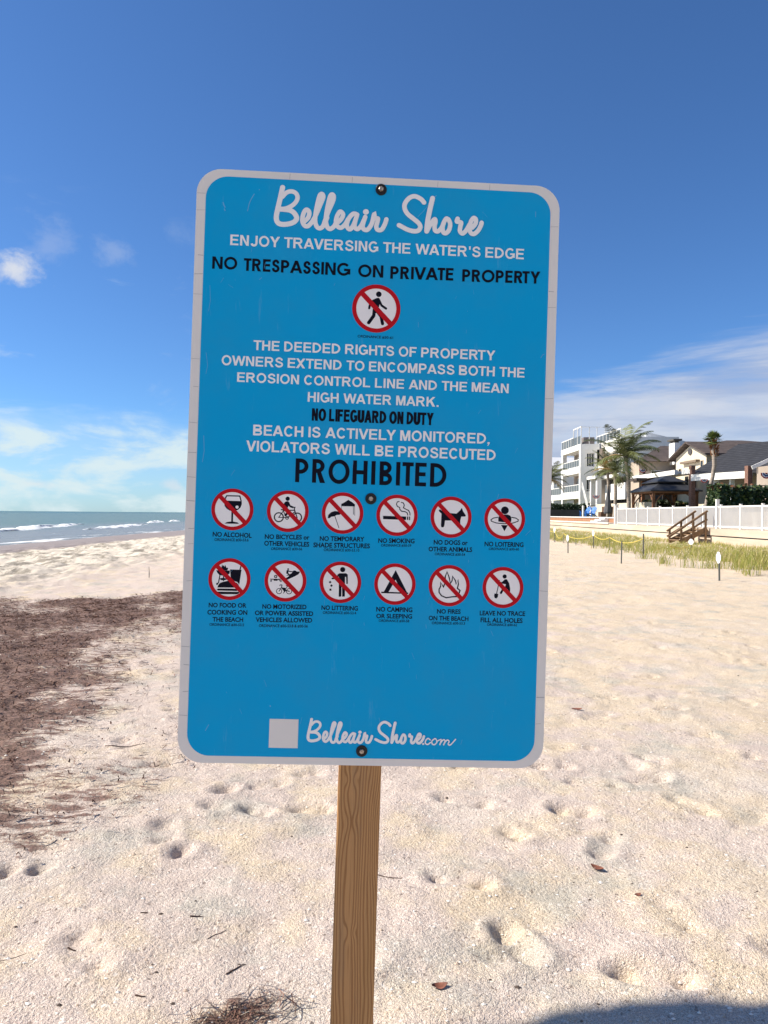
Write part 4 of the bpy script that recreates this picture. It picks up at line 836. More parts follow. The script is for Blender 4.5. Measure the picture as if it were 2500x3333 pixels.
mb = MB(); mb.box(18.5, 160, 54, 260, .6, 1.33); mb.box(19.3, 160, -20, 54, .6, 1.33); tag(mb.build('garden_ground', pm('garden_turf', (.12, .13, .06), .95, .1, var=.4, vscale=.8)), kind='structure')

w2 = empty('terrace_wall', (18.3, 80, .9), 'low brown terrace wall with white coping above the sea wall', 'wall')
mb = MB(); mb.box(18.3, 18.5, 54.3, 120, .93, 1.30); offs(mb, (18.3, 80, .9)).build('plank_face', brown_w, w2)
mb = MB(); mb.box(18.22, 18.6, 54.3, 120, 1.30, 1.38); offs(mb, (18.3, 80, .9)).build('coping', white_p, w2)
st = MB(); a = at(1952, 1700, 60)
for i in range(3): st.box(17.35 + i * .3, 18.28, 60.2, 62.2 - i * .3, .93 + i * .14, .93 + (i + 1) * .14)
tag(offs(st, (17.8, 61, .93)).build('garden_steps', white_p, loc=(17.8, 61, .93)), 'three white concrete steps up to the brown terrace wall', 'steps')

# cream pool wall seen through the fence, on the right
mb = MB(); mb.box(19.02, 19.28, 18, 45.2, .90, 1.75); tag(offs(mb, (19.1, 32, .9)).build('pool_wall', cream, loc=(19.1, 32, .9)), 'cream rendered low wall behind the white picket fence', 'wall')

# the white fence along the wall: posts two metres apart, picket panels between
fe = empty('picket_fence', (16.66, 40, .90), 'long white metal picket fence standing on the sea wall', 'fence')
ypost = [52.7 - 2.02 * i for i in range(15)]
pp = MB(); pp.box(-.045, .045, -.045, .045, 0, 1.17); pp.box(-.055, .055, -.055, .055, 1.17, 1.20)
panel = MB(); L = 2.02 - .09
panel.box(-.02, .02, .045, .045 + L, 1.06, 1.12); panel.box(-.02, .02, .045, .045 + L, .07, .13)
for i in range(19): yy = .045 + L * (i + .5) / 19; panel.box(-.019, .019, yy - .009, yy + .009, .13, 1.06)
po = pp.build('fence_post', white_p, fe); pa = panel.build('fence_panel', white_p, fe)
for i, y in enumerate(ypost):
    if i == 0: po.location = (0, y - 40, 0)
    else: c_ = po.copy(); COL.objects.link(c_); c_.location = (0, y - 40, 0)
    if i == 0: continue
    if i == 1: pa.location = (0, y - 40, 0)
    else: c_ = pa.copy(); COL.objects.link(c_); c_.location = (0, y - 40, 0)
ge = MB(); ge.box(-.07, .07, -.07, .07, 0, 1.42); ge.box(-.085, .085, -.085, .085, 1.42, 1.46)
tag(ge.build('gate_post', white_p, loc=(16.66, 36.95, .90)), 'taller white post at the top of the timber beach stairs', 'post')
ge = MB(); ge.box(-.12, .12, -.13, .13, 0, 1.36); ge.box(-.16, .16, -.17, .17, 1.36, 1.42)
tag(ge.build('end_pillar', offwhite, loc=(16.68, 53.1, .90)), 'square off white pillar ending the picket fence on the far side', 'pillar')

# timber stairs from the wall down to the sand
sr2 = empty('beach_stairs', (15.2, 37.9, .1), 'weathered timber stairs with handrails leading down to the dune', 'stairs')
X0, X1, ZT, ZB = 16.35, 14.95, .90, .20
def zz(x): return ZB + (ZT - ZB) * (x - X1) / (X0 - X1)
for Y in (37.35, 38.75):
    for nm, dz, h_ in (('stringer', -.04, .24), ('handrail', 1.0, .09), ('midrail', .52, .09)):
        x1 = X1 - (.12 if dz > 0 else 0)
        m_ = MB(); m_.bar((X0 - .02, Y, zz(X0) + dz * .88), (x1 - (.45 if Y < 38 and dz == 1.0 else 0), Y, zz(x1) + dz * .58 - (.28 if Y < 38 and dz == 1.0 else 0)), .06 if nm != 'handrail' else .12, h_); offs(m_, (15.2, 37.9, .1)).build(nm, wood, sr2)
    for x in (15.0, 15.6, 16.22):
        m_ = MB(); m_.box(x - .05, x + .05, Y - .095 + (.0 if Y < 38 else .13), Y + .0 - .032 + (.0 if Y < 38 else .13) + .0, -.05, zz(x) + .58 + .3 * (x - X1) / (X0 - X1)); offs(m_, (15.2, 37.9, .1)).build('post', wood, sr2)
for i in range(5):
    x = X1 + (X0 - X1) * (i + .5) / 5; m_ = MB(); m_.box(x - .15, x + .15, 37.39, 38.71, zz(x) - .02, zz(x) + .03); offs(m_, (15.2, 37.9, .1)).build('tread', wood, sr2)

# ------------------------------------------------------------------ white beach house
def hb_(name, label, loc): return empty(name, loc, label, 'house')
hl = Vector((28, 100, 1.3)); H1 = hb_('white_beach_house', 'white three storey beach house with stacked balconies and glass roof rail', hl)
def part(mb, name, mat, root, l, par=None):
    o = offs(mb, l).build(name, mat, par or root); return o
Z0, S2, S3, S4 = 1.3, 4.6, 7.9, 10.9
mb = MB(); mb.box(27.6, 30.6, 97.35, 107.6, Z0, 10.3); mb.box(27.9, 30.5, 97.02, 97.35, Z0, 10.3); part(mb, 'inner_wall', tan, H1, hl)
mb = MB()
for (zb, zt) in ((3.75, S2), (7.1, S3), (10.15, S4)): mb.box(25.7, 28.2, 97, 107.6, zb, zt)
mb.box(25.75, 28.2, 107.6, 116, 3.75, 4.5)
part(mb, 'balcony_slab', white_p, H1, hl)
for y in (97.3, 106.9):
    for (za, zb) in ((Z0, 3.75), (S2, 7.1), (S3, 10.15)): mb = MB(); mb.box(25.72, 26.3, y - .28, y + .42, za, zb); part(mb, 'column', white_p, H1, hl)
mb = MB()
for (za, zb) in ((S2, 7.1), (S3, 10.15)):        # south face with the openings left out
    mb.box(26.3, 26.55, 97.02, 97.3, za, zb); mb.box(27.55, 28.2, 97.02, 97.3, za, zb); mb.box(26.55, 27.55, 97.02, 97.3, zb - .45, zb)
mb.box(26.3, 26.6, 97.02, 97.3, Z0, 3.75); mb.box(27.7, 28.2, 97.02, 97.3, Z0, 3.75); mb.box(26.6, 27.7, 97.02, 97.3, 3.3, 3.75)
part(mb, 'south_wall', offwhite, H1, hl)
for zf in (S2, S3):                              # balustrades along the sea front
    r = MB(); r.box(25.74, 25.82, 97.72, 106.6, zf + .95, zf + 1.03); r.box(25.74, 25.82, 97.72, 106.6, zf + .05, zf + .11)
    for i in range(8): y = 97.8 + i * 1.25; r.box(25.75, 25.81, y - .03, y + .03, zf + .11, zf + .95)
    rl = part(r, 'balcony_rail', white_p, H1, hl)
    g_ = MB(); g_.box(25.77, 25.785, 97.75, 106.6, zf + .12, zf + .94); part(g_, 'rail_glass', glass_rail, H1, hl, rl)
r = MB(); r.box(25.79, 25.87, 107.8, 116, 5.45, 5.53)
for i in range(7): y = 107.9 + i * 1.3; r.box(25.8, 25.86, y - .03, y + .03, 4.5, 5.45)
rl = part(r, 'balcony_rail', white_p, H1, hl); g_ = MB(); g_.box(25.82, 25.835, 107.8, 116, 4.55, 5.44); part(g_, 'rail_glass', glass_rail, H1, hl, rl)
def window(root, l, x0, x1, y0, y1, z0, z1, axis, nx=2, fm=None, t=.06, d=.05):
    f = MB(); g_ = MB()
    if axis == 'y':                              # window in a wall that faces the camera
        for i in range(nx + 1): x = x0 + (x1 - x0) * i / nx; f.box(x - t / 2, x + t / 2, y0 - d, y0 - .004, z0, z1)
        f.box(x0 - t / 2, x1 + t / 2, y0 - d, y0 - .004, z1, z1 + t); f.box(x0 - t / 2, x1 + t / 2, y0 - d, y0 - .004, z0 - t, z0); g_.box(x0, x1, y0 - .02, y0 + .02, z0, z1)
    else:
        for i in range(nx + 1): y = y0 + (y1 - y0) * i / nx; f.box(x0 - d, x0 - .004, y - t / 2, y + t / 2, z0, z1)
        f.box(x0 - d, x0 - .004, y0 - t / 2, y1 + t / 2, z1, z1 + t); f.box(x0 - d, x0 - .004, y0 - t / 2, y1 + t / 2, z0 - t, z0); g_.box(x0 - .02, x0 + .02, y0, y1, z0, z1)
    w_ = part(f, 'window', fm or white_p, root, l); part(g_, 'pane', glass, root, l, w_); return w_
for (zf, zt) in ((S2 + .1, 6.7), (S3 + .1, 9.7)):
    window(H1, hl, 27.6, 0, 98.2, 100.4, zf, zt, 'x', 3); window(H1, hl, 27.6, 0, 102.2, 105.4, zf, zt, 'x', 3)
window(H1, hl, 27.6, 0, 98.6, 100.6, Z0 + .1, 3.3, 'x', 2); window(H1, hl, 27.6, 0, 103, 105.6, Z0 + .1, 3.3, 'x', 2)
window(H1, hl, 26.62, 27.5, 97.34, 0, S3 + .1, 9.65, 'y', 3); window(H1, hl, 26.62, 27.5, 97.34, 0, S2 + .1, 6.6, 'y', 3); window(H1, hl, 26.68, 27.62, 97.34, 0, Z0 + .1, 3.2, 'y', 2)
r = MB()                                          # glass rail round the roof, with a taller glazed corner
for i in range(6): y = 101 + i * 1.32; r.box(25.78, 25.86, y - .05, y + .05, S4, S4 + 1.15)
r.box(25.77, 25.87, 101, 107.6, S4 + 1.12, S4 + 1.22)
for y in (97.1, 98.9, 101.0): r.box(25.78, 25.88, y - .06, y + .06, S4, S4 + 2.25)
r.box(25.77, 25.89, 97.04, 101.06, S4 + 2.2, S4 + 2.32)
for x in (26.9, 27.9, 29.0): r.box(x - .04, x + .04, 97.1, 97.18, S4, S4 + 2.2)
r.box(25.9, 29.04, 97.1, 97.16, S4 + 2.2, S4 + 2.26)
rl = part(r, 'roof_rail', white_p, H1, hl); g_ = MB(); g_.box(25.81, 25.825, 97.2, 107.5, S4 + .03, S4 + 1.1); part(g_, 'rail_glass', glass_rail, H1, hl, rl)
mb = MB(); mb.box(26.6, 28.0, 98.6, 100.2, S4, S4 + 1.05); part(mb, 'roof_unit', pm('grey_roof_unit', (.22, .19, .18), .8, .2), H1, hl)
mb = MB(); mb.box(29.2, 36, 90.6, 102, Z0, 9.6); mb.box(28.9, 36, 90.4, 102, 9.6, 11.2); mb.box(28.0, 29.2, 91, 100, 7.4, 8.15); part(mb, 'side_wing', white_p, H1, hl)
window(H1, hl, 29.2, 0, 92, 99, 5.0, 7.0, 'x', 4)
r = MB(); r.box(28.92, 29.0, 90.6, 101, 12.15, 12.27)
for i in range(8): y = 90.7 + i * 1.45; r.box(28.93, 28.99, y - .05, y + .05, 11.2, 12.15)
rl = part(r, 'roof_rail', white_p, H1, hl); g_ = MB(); g_.box(28.95, 28.965, 90.7, 100.9, 11.22, 12.12); part(g_, 'rail_glass', glass_rail, H1, hl, rl)
# neighbour just beyond, grey metal gable
hl = Vector((28, 125, 1.3)); H0 = hb_('grey_roofed_house', 'white house with a grey metal gable roof beyond the balconies', hl)
mb = MB(); mb.box(27.0, 37, 118, 130, 1.3, 8.8); part(mb, 'wall', white_p, H0, hl)
mb = MB(); mb.prism([(26.6, 117.6, 8.8), (26.6, 130.4, 8.8), (26.6, 124, 11.2)], (11, 0, 0)); part(mb, 'roof', metal_roof, H0, hl)
for y in (119, 122, 125, 128): window(H0, hl, 27.0, 0, y, y + 1.3, 6.4, 8.2, 'x', 1); window(H0, hl, 27.0, 0, y, y + 1.3, 2.4, 4.6, 'x', 1)

# ------------------------------------------------------------------ low white pavilion between the two houses
hl = Vector((26, 83, 1.3)); PV = empty('white_pavilion', hl, 'low white flat roofed pavilion behind the twin palms', 'pavilion')
mb = MB(); mb.box(25.2, 31, 79.5, 88, 5.75, 6.1); mb.box(24.1, 25.2, 84.5, 88, 5.75, 6.1); part(mb, 'roof', white_p, PV, hl)
mb = MB(); mb.box(25.9, 26.2, 79.5, 86.6, 3.3, 5.1); part(mb, 'white_screen', white_p, PV, hl)
for y in (85.0, 87.5): mb = MB(); mb.box(24.4, 24.9, y - .25, y + .25, 1.3, 5.75); part(mb, 'column', white_p, PV, hl)
mb = MB(); mb.box(26.6, 31, 79.6, 88, 1.3, 5.74); part(mb, 'back_wall', shade_m, PV, hl)  # near-black colour carries the shade under the pavilion roof
s_ = MB()
for i in range(8): s_.bar((24.0, 89.2 - i * .3, 4.6 - i * .32), (25.0, 89.2 - i * .3, 4.6 - i * .32), .3, .06)
s_.bar((23.9, 89.4, 5.6), (23.9, 86.6, 2.6), .07); s_.bar((23.9, 89.4, 5.1), (23.9, 86.6, 2.1), .07)
for i in range(4): s_.bar((23.9, 89.3 - i * .85, 4.6 - i * .9), (23.9, 89.3 - i * .85, 5.6 - i * .9), .06)
part(s_, 'outdoor_stair', white_p, PV, hl)
mb = MB(); mb.box(23.5, 23.8, 64.5, 82, 1.33, 2.75); tag(offs(mb, (23.6, 72, 1.33)).build('garden_wall', cream, loc=(23.6, 72, 1.33)), 'cream garden wall in front of the pavilion and the gazebo', 'wall')

# ------------------------------------------------------------------ beige house with brown roofs
hl = Vector((30, 70, 1.3)); H2 = hb_('beige_gabled_house', 'beige house with brown shingle roofs, round gable vent and white chimney', hl)
mb = MB(); mb.box(25.5, 40, 74, 76.5, 1.3, 7.0); part(mb, 'wall', beige, H2, hl)
mb = MB(); mb.box(28, 40, 64.3, 71, 1.3, 7.0); mb.prism([(28, 64.3, 7.0), (28, 71, 7.0), (28, 67.65, 8.0)], (.25, 0, 0)); part(mb, 'gable_wall', cream, H2, hl)
def gable_roof(x0, x1, y0, y1, ze, zr, t=.16): # ridge runs along x
    m_ = MB(); ym = (y0 + y1) / 2
    m_.prism([(x0, y0, ze), (x0, ym, zr), (x0, ym, zr - t), (x0, y0, ze - t)], (x1 - x0, 0, 0)); m_.prism([(x0, ym + .002, zr), (x0, y1, ze), (x0, y1, ze - t), (x0, ym + .002, zr - t)], (x1 - x0, 0, 0)); return m_
part(gable_roof(27.5, 42, 63.4, 71.9, 6.95, 8.35), 'roof', brown_sh, H2, hl)
m_ = MB(); m_.add([(24.9, 73.3, 6.95), (42, 73.3, 6.95), (42, 84.7, 6.95), (27.6, 84.7, 6.95), (29.5, 79, 9.0), (37, 79, 9.0)], [(0, 1, 5, 4), (1, 2, 5), (2, 3, 4, 5), (3, 0, 4), (0, 3, 2, 1)]); part(m_, 'roof', brown_sh, H2, hl)
m_ = MB(); m_.add([(30, 70.2, 8.1), (45, 70.2, 8.1), (45, 84, 8.1), (30, 84, 8.1), (35.6, 77, 9.45), (37.2, 77, 9.45)], [(0, 1, 5, 4), (1, 2, 5), (2, 3, 4, 5), (3, 0, 4), (0, 3, 2, 1)]); part(m_, 'roof', brown_sh, H2, hl)
m_ = MB(); m_.box(24.2, 28.4, 70.9, 73.3, 4.9, 5.15); part(m_, 'porch_roof', brown_sh, H2, hl)
chm = MB(); chm.box(28.55, 29.1, 72.8, 74.2, 6.6, 8.75); ch_o = part(chm, 'chimney', white_p, H2, hl)
m_ = MB(); m_.box(28.4, 29.25, 72.65, 74.35, 8.95, 9.12); m_.box(28.62, 29.03, 72.95, 74.05, 8.75, 8.95); part(m_, 'chimney_cap', pm('cap_metal', (.10, .09, .075), .6, .4), H2, hl, ch_o)
m_ = MB(); cy_ = [(27.97, 67.65 + .42 * math.cos(t * math.pi / 10), 7.42 + .30 * math.sin(t * math.pi / 10)) for t in range(20)]; m_.prism(cy_, (-.05, 0, 0)); part(m_, 'round_vent', dark_w, H2, hl)
m_ = MB(); m_.prism([(27.98, 65.6, 6.36), (27.98, 69.2, 6.36), (27.98, 69.2, 6.56), (27.98, 65.6, 6.56)], (-.35, 0, 0)); part(m_, 'awning', pm('awning_brown', (.20, .15, .11), .8, .2), H2, hl)
window(H2, hl, 28.0, 0, 69.7, 70.25, 5.45, 5.95, 'x', 1, beige); window(H2, hl, 28.0, 0, 64.9, 65.4, 5.9, 6.4, 'x', 1, beige)
window(H2, hl, 28.0, 0, 66.2, 68.8, 4.0, 5.2, 'x', 3, cream); window(H2, hl, 26.7, 28.0, 74.0, 0, 4.6, 6.0, 'y', 1, white_p)
window(H2, hl, 25.8, 26.15, 74.0, 0, 5.7, 6.2, 'y', 1, beige); window(H2, hl, 25.75, 26.5, 74.0, 0, 4.3, 5.2, 'y', 2, beige)
m_ = MB(); m_.box(25.2, 25.5, 64.2, 75.7, 5.12, 5.52); m_.box(25.5, 27.4, 64.2, 75.7, 5.2, 5.4); part(m_, 'pergola_beam', white_p, H2, hl)
m_ = MB(); m_.box(26.6, 29.3, 70.6, 73.9, 1.33, 4.6); part(m_, 'porch_shade_block', shade_m, H2, hl)  # solid dark block painted as the shade inside the porch
m_ = MB(); m_.box(25.2, 25.5, 72.3, 72.6, 1.33, 5.12); part(m_, 'column', cedar, H2, hl)
# house far behind with a white ribbed metal roof
hl = Vector((40, 104, 1.3)); H3 = hb_('metal_roofed_house', 'distant house with a white ribbed metal roof behind the chimney', hl)
m_ = MB(); m_.box(35, 46, 98, 110, 1.3, 11.0); part(m_, 'wall', offwhite, H3, hl)
m_ = MB(); m_.add([(34.5, 97.5, 12.6), (34.5, 110.5, 12.6), (46.5, 110.5, 9.8), (46.5, 97.5, 9.8), (34.5, 97.5, 9.7), (34.5, 110.5, 9.7), (46.5, 110.5, 9.7), (46.5, 97.5, 9.7)], [(0, 1, 2, 3), (4, 7, 6, 5), (0, 3, 7, 4), (1, 5, 6, 2), (0, 4, 5, 1), (3, 2, 6, 7)]); part(m_, 'roof', metal_roof, H3, hl)

# ------------------------------------------------------------------ black roofed house on the right
hl = Vector((29, 55, 1.3)); H4 = hb_('black_roofed_house', 'low house with a broad black shingle roof and white fascia', hl)
m_ = MB(); m_.add([(24.8, 60.0, 5.0), (31.4, 65.6, 7.95), (36.5, 55, 7.95), (27.8, 50, 4.85), (24.8, 60, 4.75), (31.4, 65.6, 7.7), (36.5, 55, 7.7), (27.8, 50, 4.6)], [(0, 3, 2, 1), (4, 5, 6, 7), (0, 1, 5, 4), (1, 2, 6, 5), (2, 3, 7, 6), (3, 0, 4, 7)])
m_.add([(31.402, 65.6, 7.95), (40, 70, 4.9), (45, 58, 4.9), (36.502, 55, 7.95), (31.402, 65.6, 7.7), (40, 70, 4.65), (45, 58, 4.65), (36.502, 55, 7.7)], [(0, 3, 2, 1), (4, 5, 6, 7), (0, 1, 5, 4), (1, 2, 6, 5), (2, 3, 7, 6), (3, 0, 4, 7)])
part(m_, 'roof', black_sh, H4, hl)
m_ = MB(); m_.bar((24.72, 59.5, 4.6), (26.55, 53.4, 4.58), .12, .52); m_.bar((24.55, 60.9, 5.12), (24.75, 59.75, 5.12), .12, .34); part(m_, 'fascia', white_p, H4, hl)
m_ = MB(); m_.prism([(27.0, 60, 1.3), (28.4, 53.4, 1.3), (37, 55, 1.3), (37, 62, 1.3)][::-1], (0, 0, 3.3)); part(m_, 'wall', beige, H4, hl)
for y in (52.2, 54.0, 56.4, 58.0): window(H4, hl, 27.0 + (60 - y) * .20, 0, y, y + 1.1, 1.6, 4.0, 'x', 2)
for y in (53.4, 56.0, 57.6): m_ = MB(); m_.box(25.2 + (59.5 - y) * .3, 25.5 + (59.5 - y) * .3, y, y + .3, 1.3, 4.4); part(m_, 'column', white_p, H4, hl)
for (x, y, z) in ((24.85, 59.7, 5.6), (26.05, 52.9, 5.15)):
    m_ = MB(); m_.box(x - .16, x + .16, y - .25, y + .25, 1.3, z); part(m_, 'brick_pillar', brick, H4, hl)
m_ = MB(); m_.box(26.2, 32, 46, 52.0, 1.3, 5.0); part(m_, 'bay_wall', tan, H4, hl)
m_ = MB(); m_.bar((25.8, 51.9, 4.95), (27.1, 51.9, 5.55), .1, .24); m_.bar((27.1, 51.9, 5.55), (30.6, 51.9, 5.6), .1, .24); part(m_, 'rake_trim', white_p, H4, hl)
window(H4, hl, 26.25, 27.4, 45.99, 0, 3.2, 4.65, 'y', 1, dark_w)
m_ = MB(); m_.box(24.9, 29, 50.25, 50.3, 3.6, 3.66)
for i in range(22): m_.box(24.95 + i * .18, 24.98 + i * .18, 50.26, 50.29, 2.4, 3.6)
part(m_, 'balcony_rail', dark_w, H4, hl)

# red, white and blue bunting fans hung on the rails
flag = [pm('bunting_red', (.52, .03, .04), .8, .2), pm('bunting_white', (.78, .77, .75), .8, .2), pm('bunting_blue', (.03, .05, .20), .8, .2)]
def bunting(px, py, Y, r, label, face='y'):
    m_ = MB(); c0 = at(px, py, Y); n = 14
    for (ra, rb_, mi) in ((0, .22, 0), (.22, .40, 1), (.40, .60, 2), (.60, .80, 1), (.80, 1.0, 0)):
        for i in range(n):
            a0, a1 = math.pi + math.pi * i / n, math.pi + math.pi * (i + 1) / n; f0, f1 = .035 * math.sin(i * 2.2), .035 * math.sin((i + 1) * 2.2)
            q = [(ra, a0, f0), (rb_, a0, f0), (rb_, a1, f1), (ra, a1, f1)]
            m_.add([(r * e * math.cos(a), -f - .03 if face == 'y' else 0, r * e * math.sin(a)) for e, a, f in q], [(0, 1, 2, 3)], mi)
    tag(m_.build('bunting', flag, loc=c0), label, 'bunting', 'bunting fans on the houses')
bunting(2092, 1527, 66.5, .34, 'patriotic bunting fan on the pergola beam above the gazebo')
bunting(1940, 1612, 78.8, .36, 'patriotic bunting fan low beside the white outdoor stair')
bunting(2292, 1559, 51, .26, 'patriotic bunting fan half hidden behind the leaning palm trunk')
bunting(2494, 1539, 47.5, .38, 'patriotic bunting fan on the railing of the black roofed house')

# ------------------------------------------------------------------ gazebo
gl = Vector((24.2, 64, 1.33)); GZ = empty('gazebo', gl, 'timber gazebo with a two tier charcoal roof on the lawn', 'gazebo')
gx0, gx1, gy0, gy1 = 22.4, 26.0, 61.5, 66.5
for (x, y) in ((gx0, gy0), (gx0, gy1), (gx1, gy0), (gx1, gy1)):
    m_ = MB(); m_.box(x - .1, x + .1, y - .1, y + .1, 1.33, 3.45); sx, sy = (1 if x == gx0 else -1), (1 if y == gy0 else -1)
    for e, (ax, ay) in enumerate(((sx, 0), (0, sy))):
        pts = [(x + ax * (.1 + .75 * t), y + ay * (.1 + .75 * t), 2.55 + .8 * math.sin(t * 1.45)) for t in (0, .25, .5, .75, 1)]; m_.tube(pts, .055, 6)
    part(m_, 'post', cedar, GZ, gl)
m_ = MB(); m_.box(gx0 - .12, gx1 + .12, gy0 - .13, gy0 + .0, 3.42, 3.6); m_.box(gx0 - .12, gx1 + .12, gy1, gy1 + .13, 3.42, 3.6); m_.box(gx0 - .13, gx0 + .0, gy0, gy1, 3.42, 3.6); m_.box(gx1, gx1 + .13, gy0, gy1, 3.42, 3.6); part(m_, 'beam', cedar, GZ, gl)
def hip(x0, x1, y0, y1, z0, i, z1, lip=.1):
    m_ = MB(); a = [(x0, y0), (x1, y0), (x1, y1), (x0, y1)]; c_ = [(x0 + i, y0 + i), (x1 - i, y0 + i), (x1 - i, y1 - i), (x0 + i, y1 - i)]
    v_ = [(p[0], p[1], z0 - lip) for p in a] + [(p[0], p[1], z0) for p in a] + [(p[0], p[1], z1) for p in c_]
    return m_.add(v_, [(3, 2, 1, 0)] + [(j, (j + 1) % 4, (j + 1) % 4 + 4, j + 4) for j in range(4)] + [(j + 4, (j + 1) % 4 + 4, (j + 1) % 4 + 8, j + 8) for j in range(4)] + [(8, 9, 10, 11)])
part(hip(gx0 - .35, gx1 + .35, gy0 - .35, gy1 + .35, 3.66, 1.2, 4.3), 'lower_roof', gaz_roof, GZ, gl)
part(hip(gx0 + .55, gx1 - .55, gy0 + .55, gy1 - .55, 4.42, 1.1, 4.95, .08), 'upper_roof', gaz_roof, GZ, gl)
# garden furniture seen in the shade under it
ft = MB(); ft.box(-.8, .8, -.5, .5, .70, .75)
for x in (-.7, .7):
    for y in (-.4, .4): ft.box(x - .04, x + .04, y - .04, y + .04, 0, .70)
tag(ft.build('patio_table', wood, loc=(24.2, 64, 1.33)), 'timber patio table standing under the gazebo roof', 'table')

# ------------------------------------------------------------------ chairs, bollard, folded umbrella, low dark wall
def chair_mesh():
    r = empty('adirondack_chair', (0, 0, 0)); bl = MATS.get('blue_plastic') or pm('blue_plastic', (.02, .16, .55), .5, .35)
    m_ = MB()
    for i in range(5): x = -.24 + i * .12; m_.bar((x, .05, .32), (x, .48, 1.05 - abs(i - 2) * .05), .105, .02, up=(0, -1, .4))
    m_.build('backrest', bl, r)
    m_ = MB()
    for i in range(4): y = -.45 + i * .135; m_.box(-.29, .29, y, y + .115, .40 - i * .025, .42 - i * .025)
    m_.build('seat', bl, r)
    for sx in (-1, 1):
        m_ = MB(); m_.box(sx * .36 - .07, sx * .36 + .07, -.5, .25, .58, .605); m_.build('armrest', bl, r)
        m_ = MB(); m_.box(sx * .33 - .02, sx * .33 + .02, -.46, -.36, 0, .58); m_.bar((sx * .33, -.36, .36), (sx * .33, .45, .05), .04, .1); m_.build('leg', bl, r)
    return r
c1 = chair_mesh(); c1.location = at(1907, 1681, 74.5); c1.location.z = 1.34; c1.rotation_euler.z = R(-60)
c2 = copy_tree(c1); c2.location = at(1926, 1681, 73.2); c2.location.z = 1.34; c2.rotation_euler.z = R(-55)
tag(c1, 'blue adirondack chair on the terrace next to the thin white bollard', 'chair', 'blue terrace chairs'); tag(c2, 'blue adirondack chair on the terrace further from the thin white bollard', 'chair', 'blue terrace chairs')
l_ = at(1898, 1680, 72); m_ = MB(); m_.tube([(0, 0, 0), (0, 0, 1.05)], .10, 10); m_.tube([(0, 0, 1.05), (0, 0, 1.12)], [.13, .09], 10); tag(m_.build('bollard', white_p, loc=(l_.x, 72, 1.33)), 'thin white bollard beside the blue chairs', 'bollard')
l_ = at(1979, 1681, 68); r = empty('patio_umbrella', (l_.x, 68, 1.33), 'closed dark grey patio umbrella between the twin palms', 'umbrella')
m_ = MB(); m_.tube([(0, 0, 0), (0, 0, 2.9)], .03, 8); m_.build('pole', dark_w, r); m_ = MB(); m_.tube([(0, 0, .35), (0, 0, .5), (0, 0, 1.6), (0, 0, 2.75)], [.34, .40, .22, .05], 9); m_.build('folded_canopy', pm('grey_canvas', (.10, .10, .105), .9, .1, var=.3, vscale=6, stretch=(1, 1, .2)), r)
m_ = MB(); m_.box(18.9, 23.4, 86.0, 86.4, 1.33, 2.15); tag(offs(m_, (21, 86.2, 1.33)).build('planter_wall', dark_w, loc=(21, 86.2, 1.33)), 'dark grey low planter wall in front of the white house', 'wall')
m_ = MB(); l_ = at(1955, 1660, 76); m_.box(-.7, .7, -.5, .5, 0, .55); m_.box(-.3, .7, -.4, .6, .55, 1.1); tag(m_.build('planter_box', pm('brown_planter', (.13, .075, .05), .85, .2, var=.3, vscale=3), loc=(l_.x + .6, 76, 1.33)), 'stepped brown timber planter right of the blue chairs', 'planter')

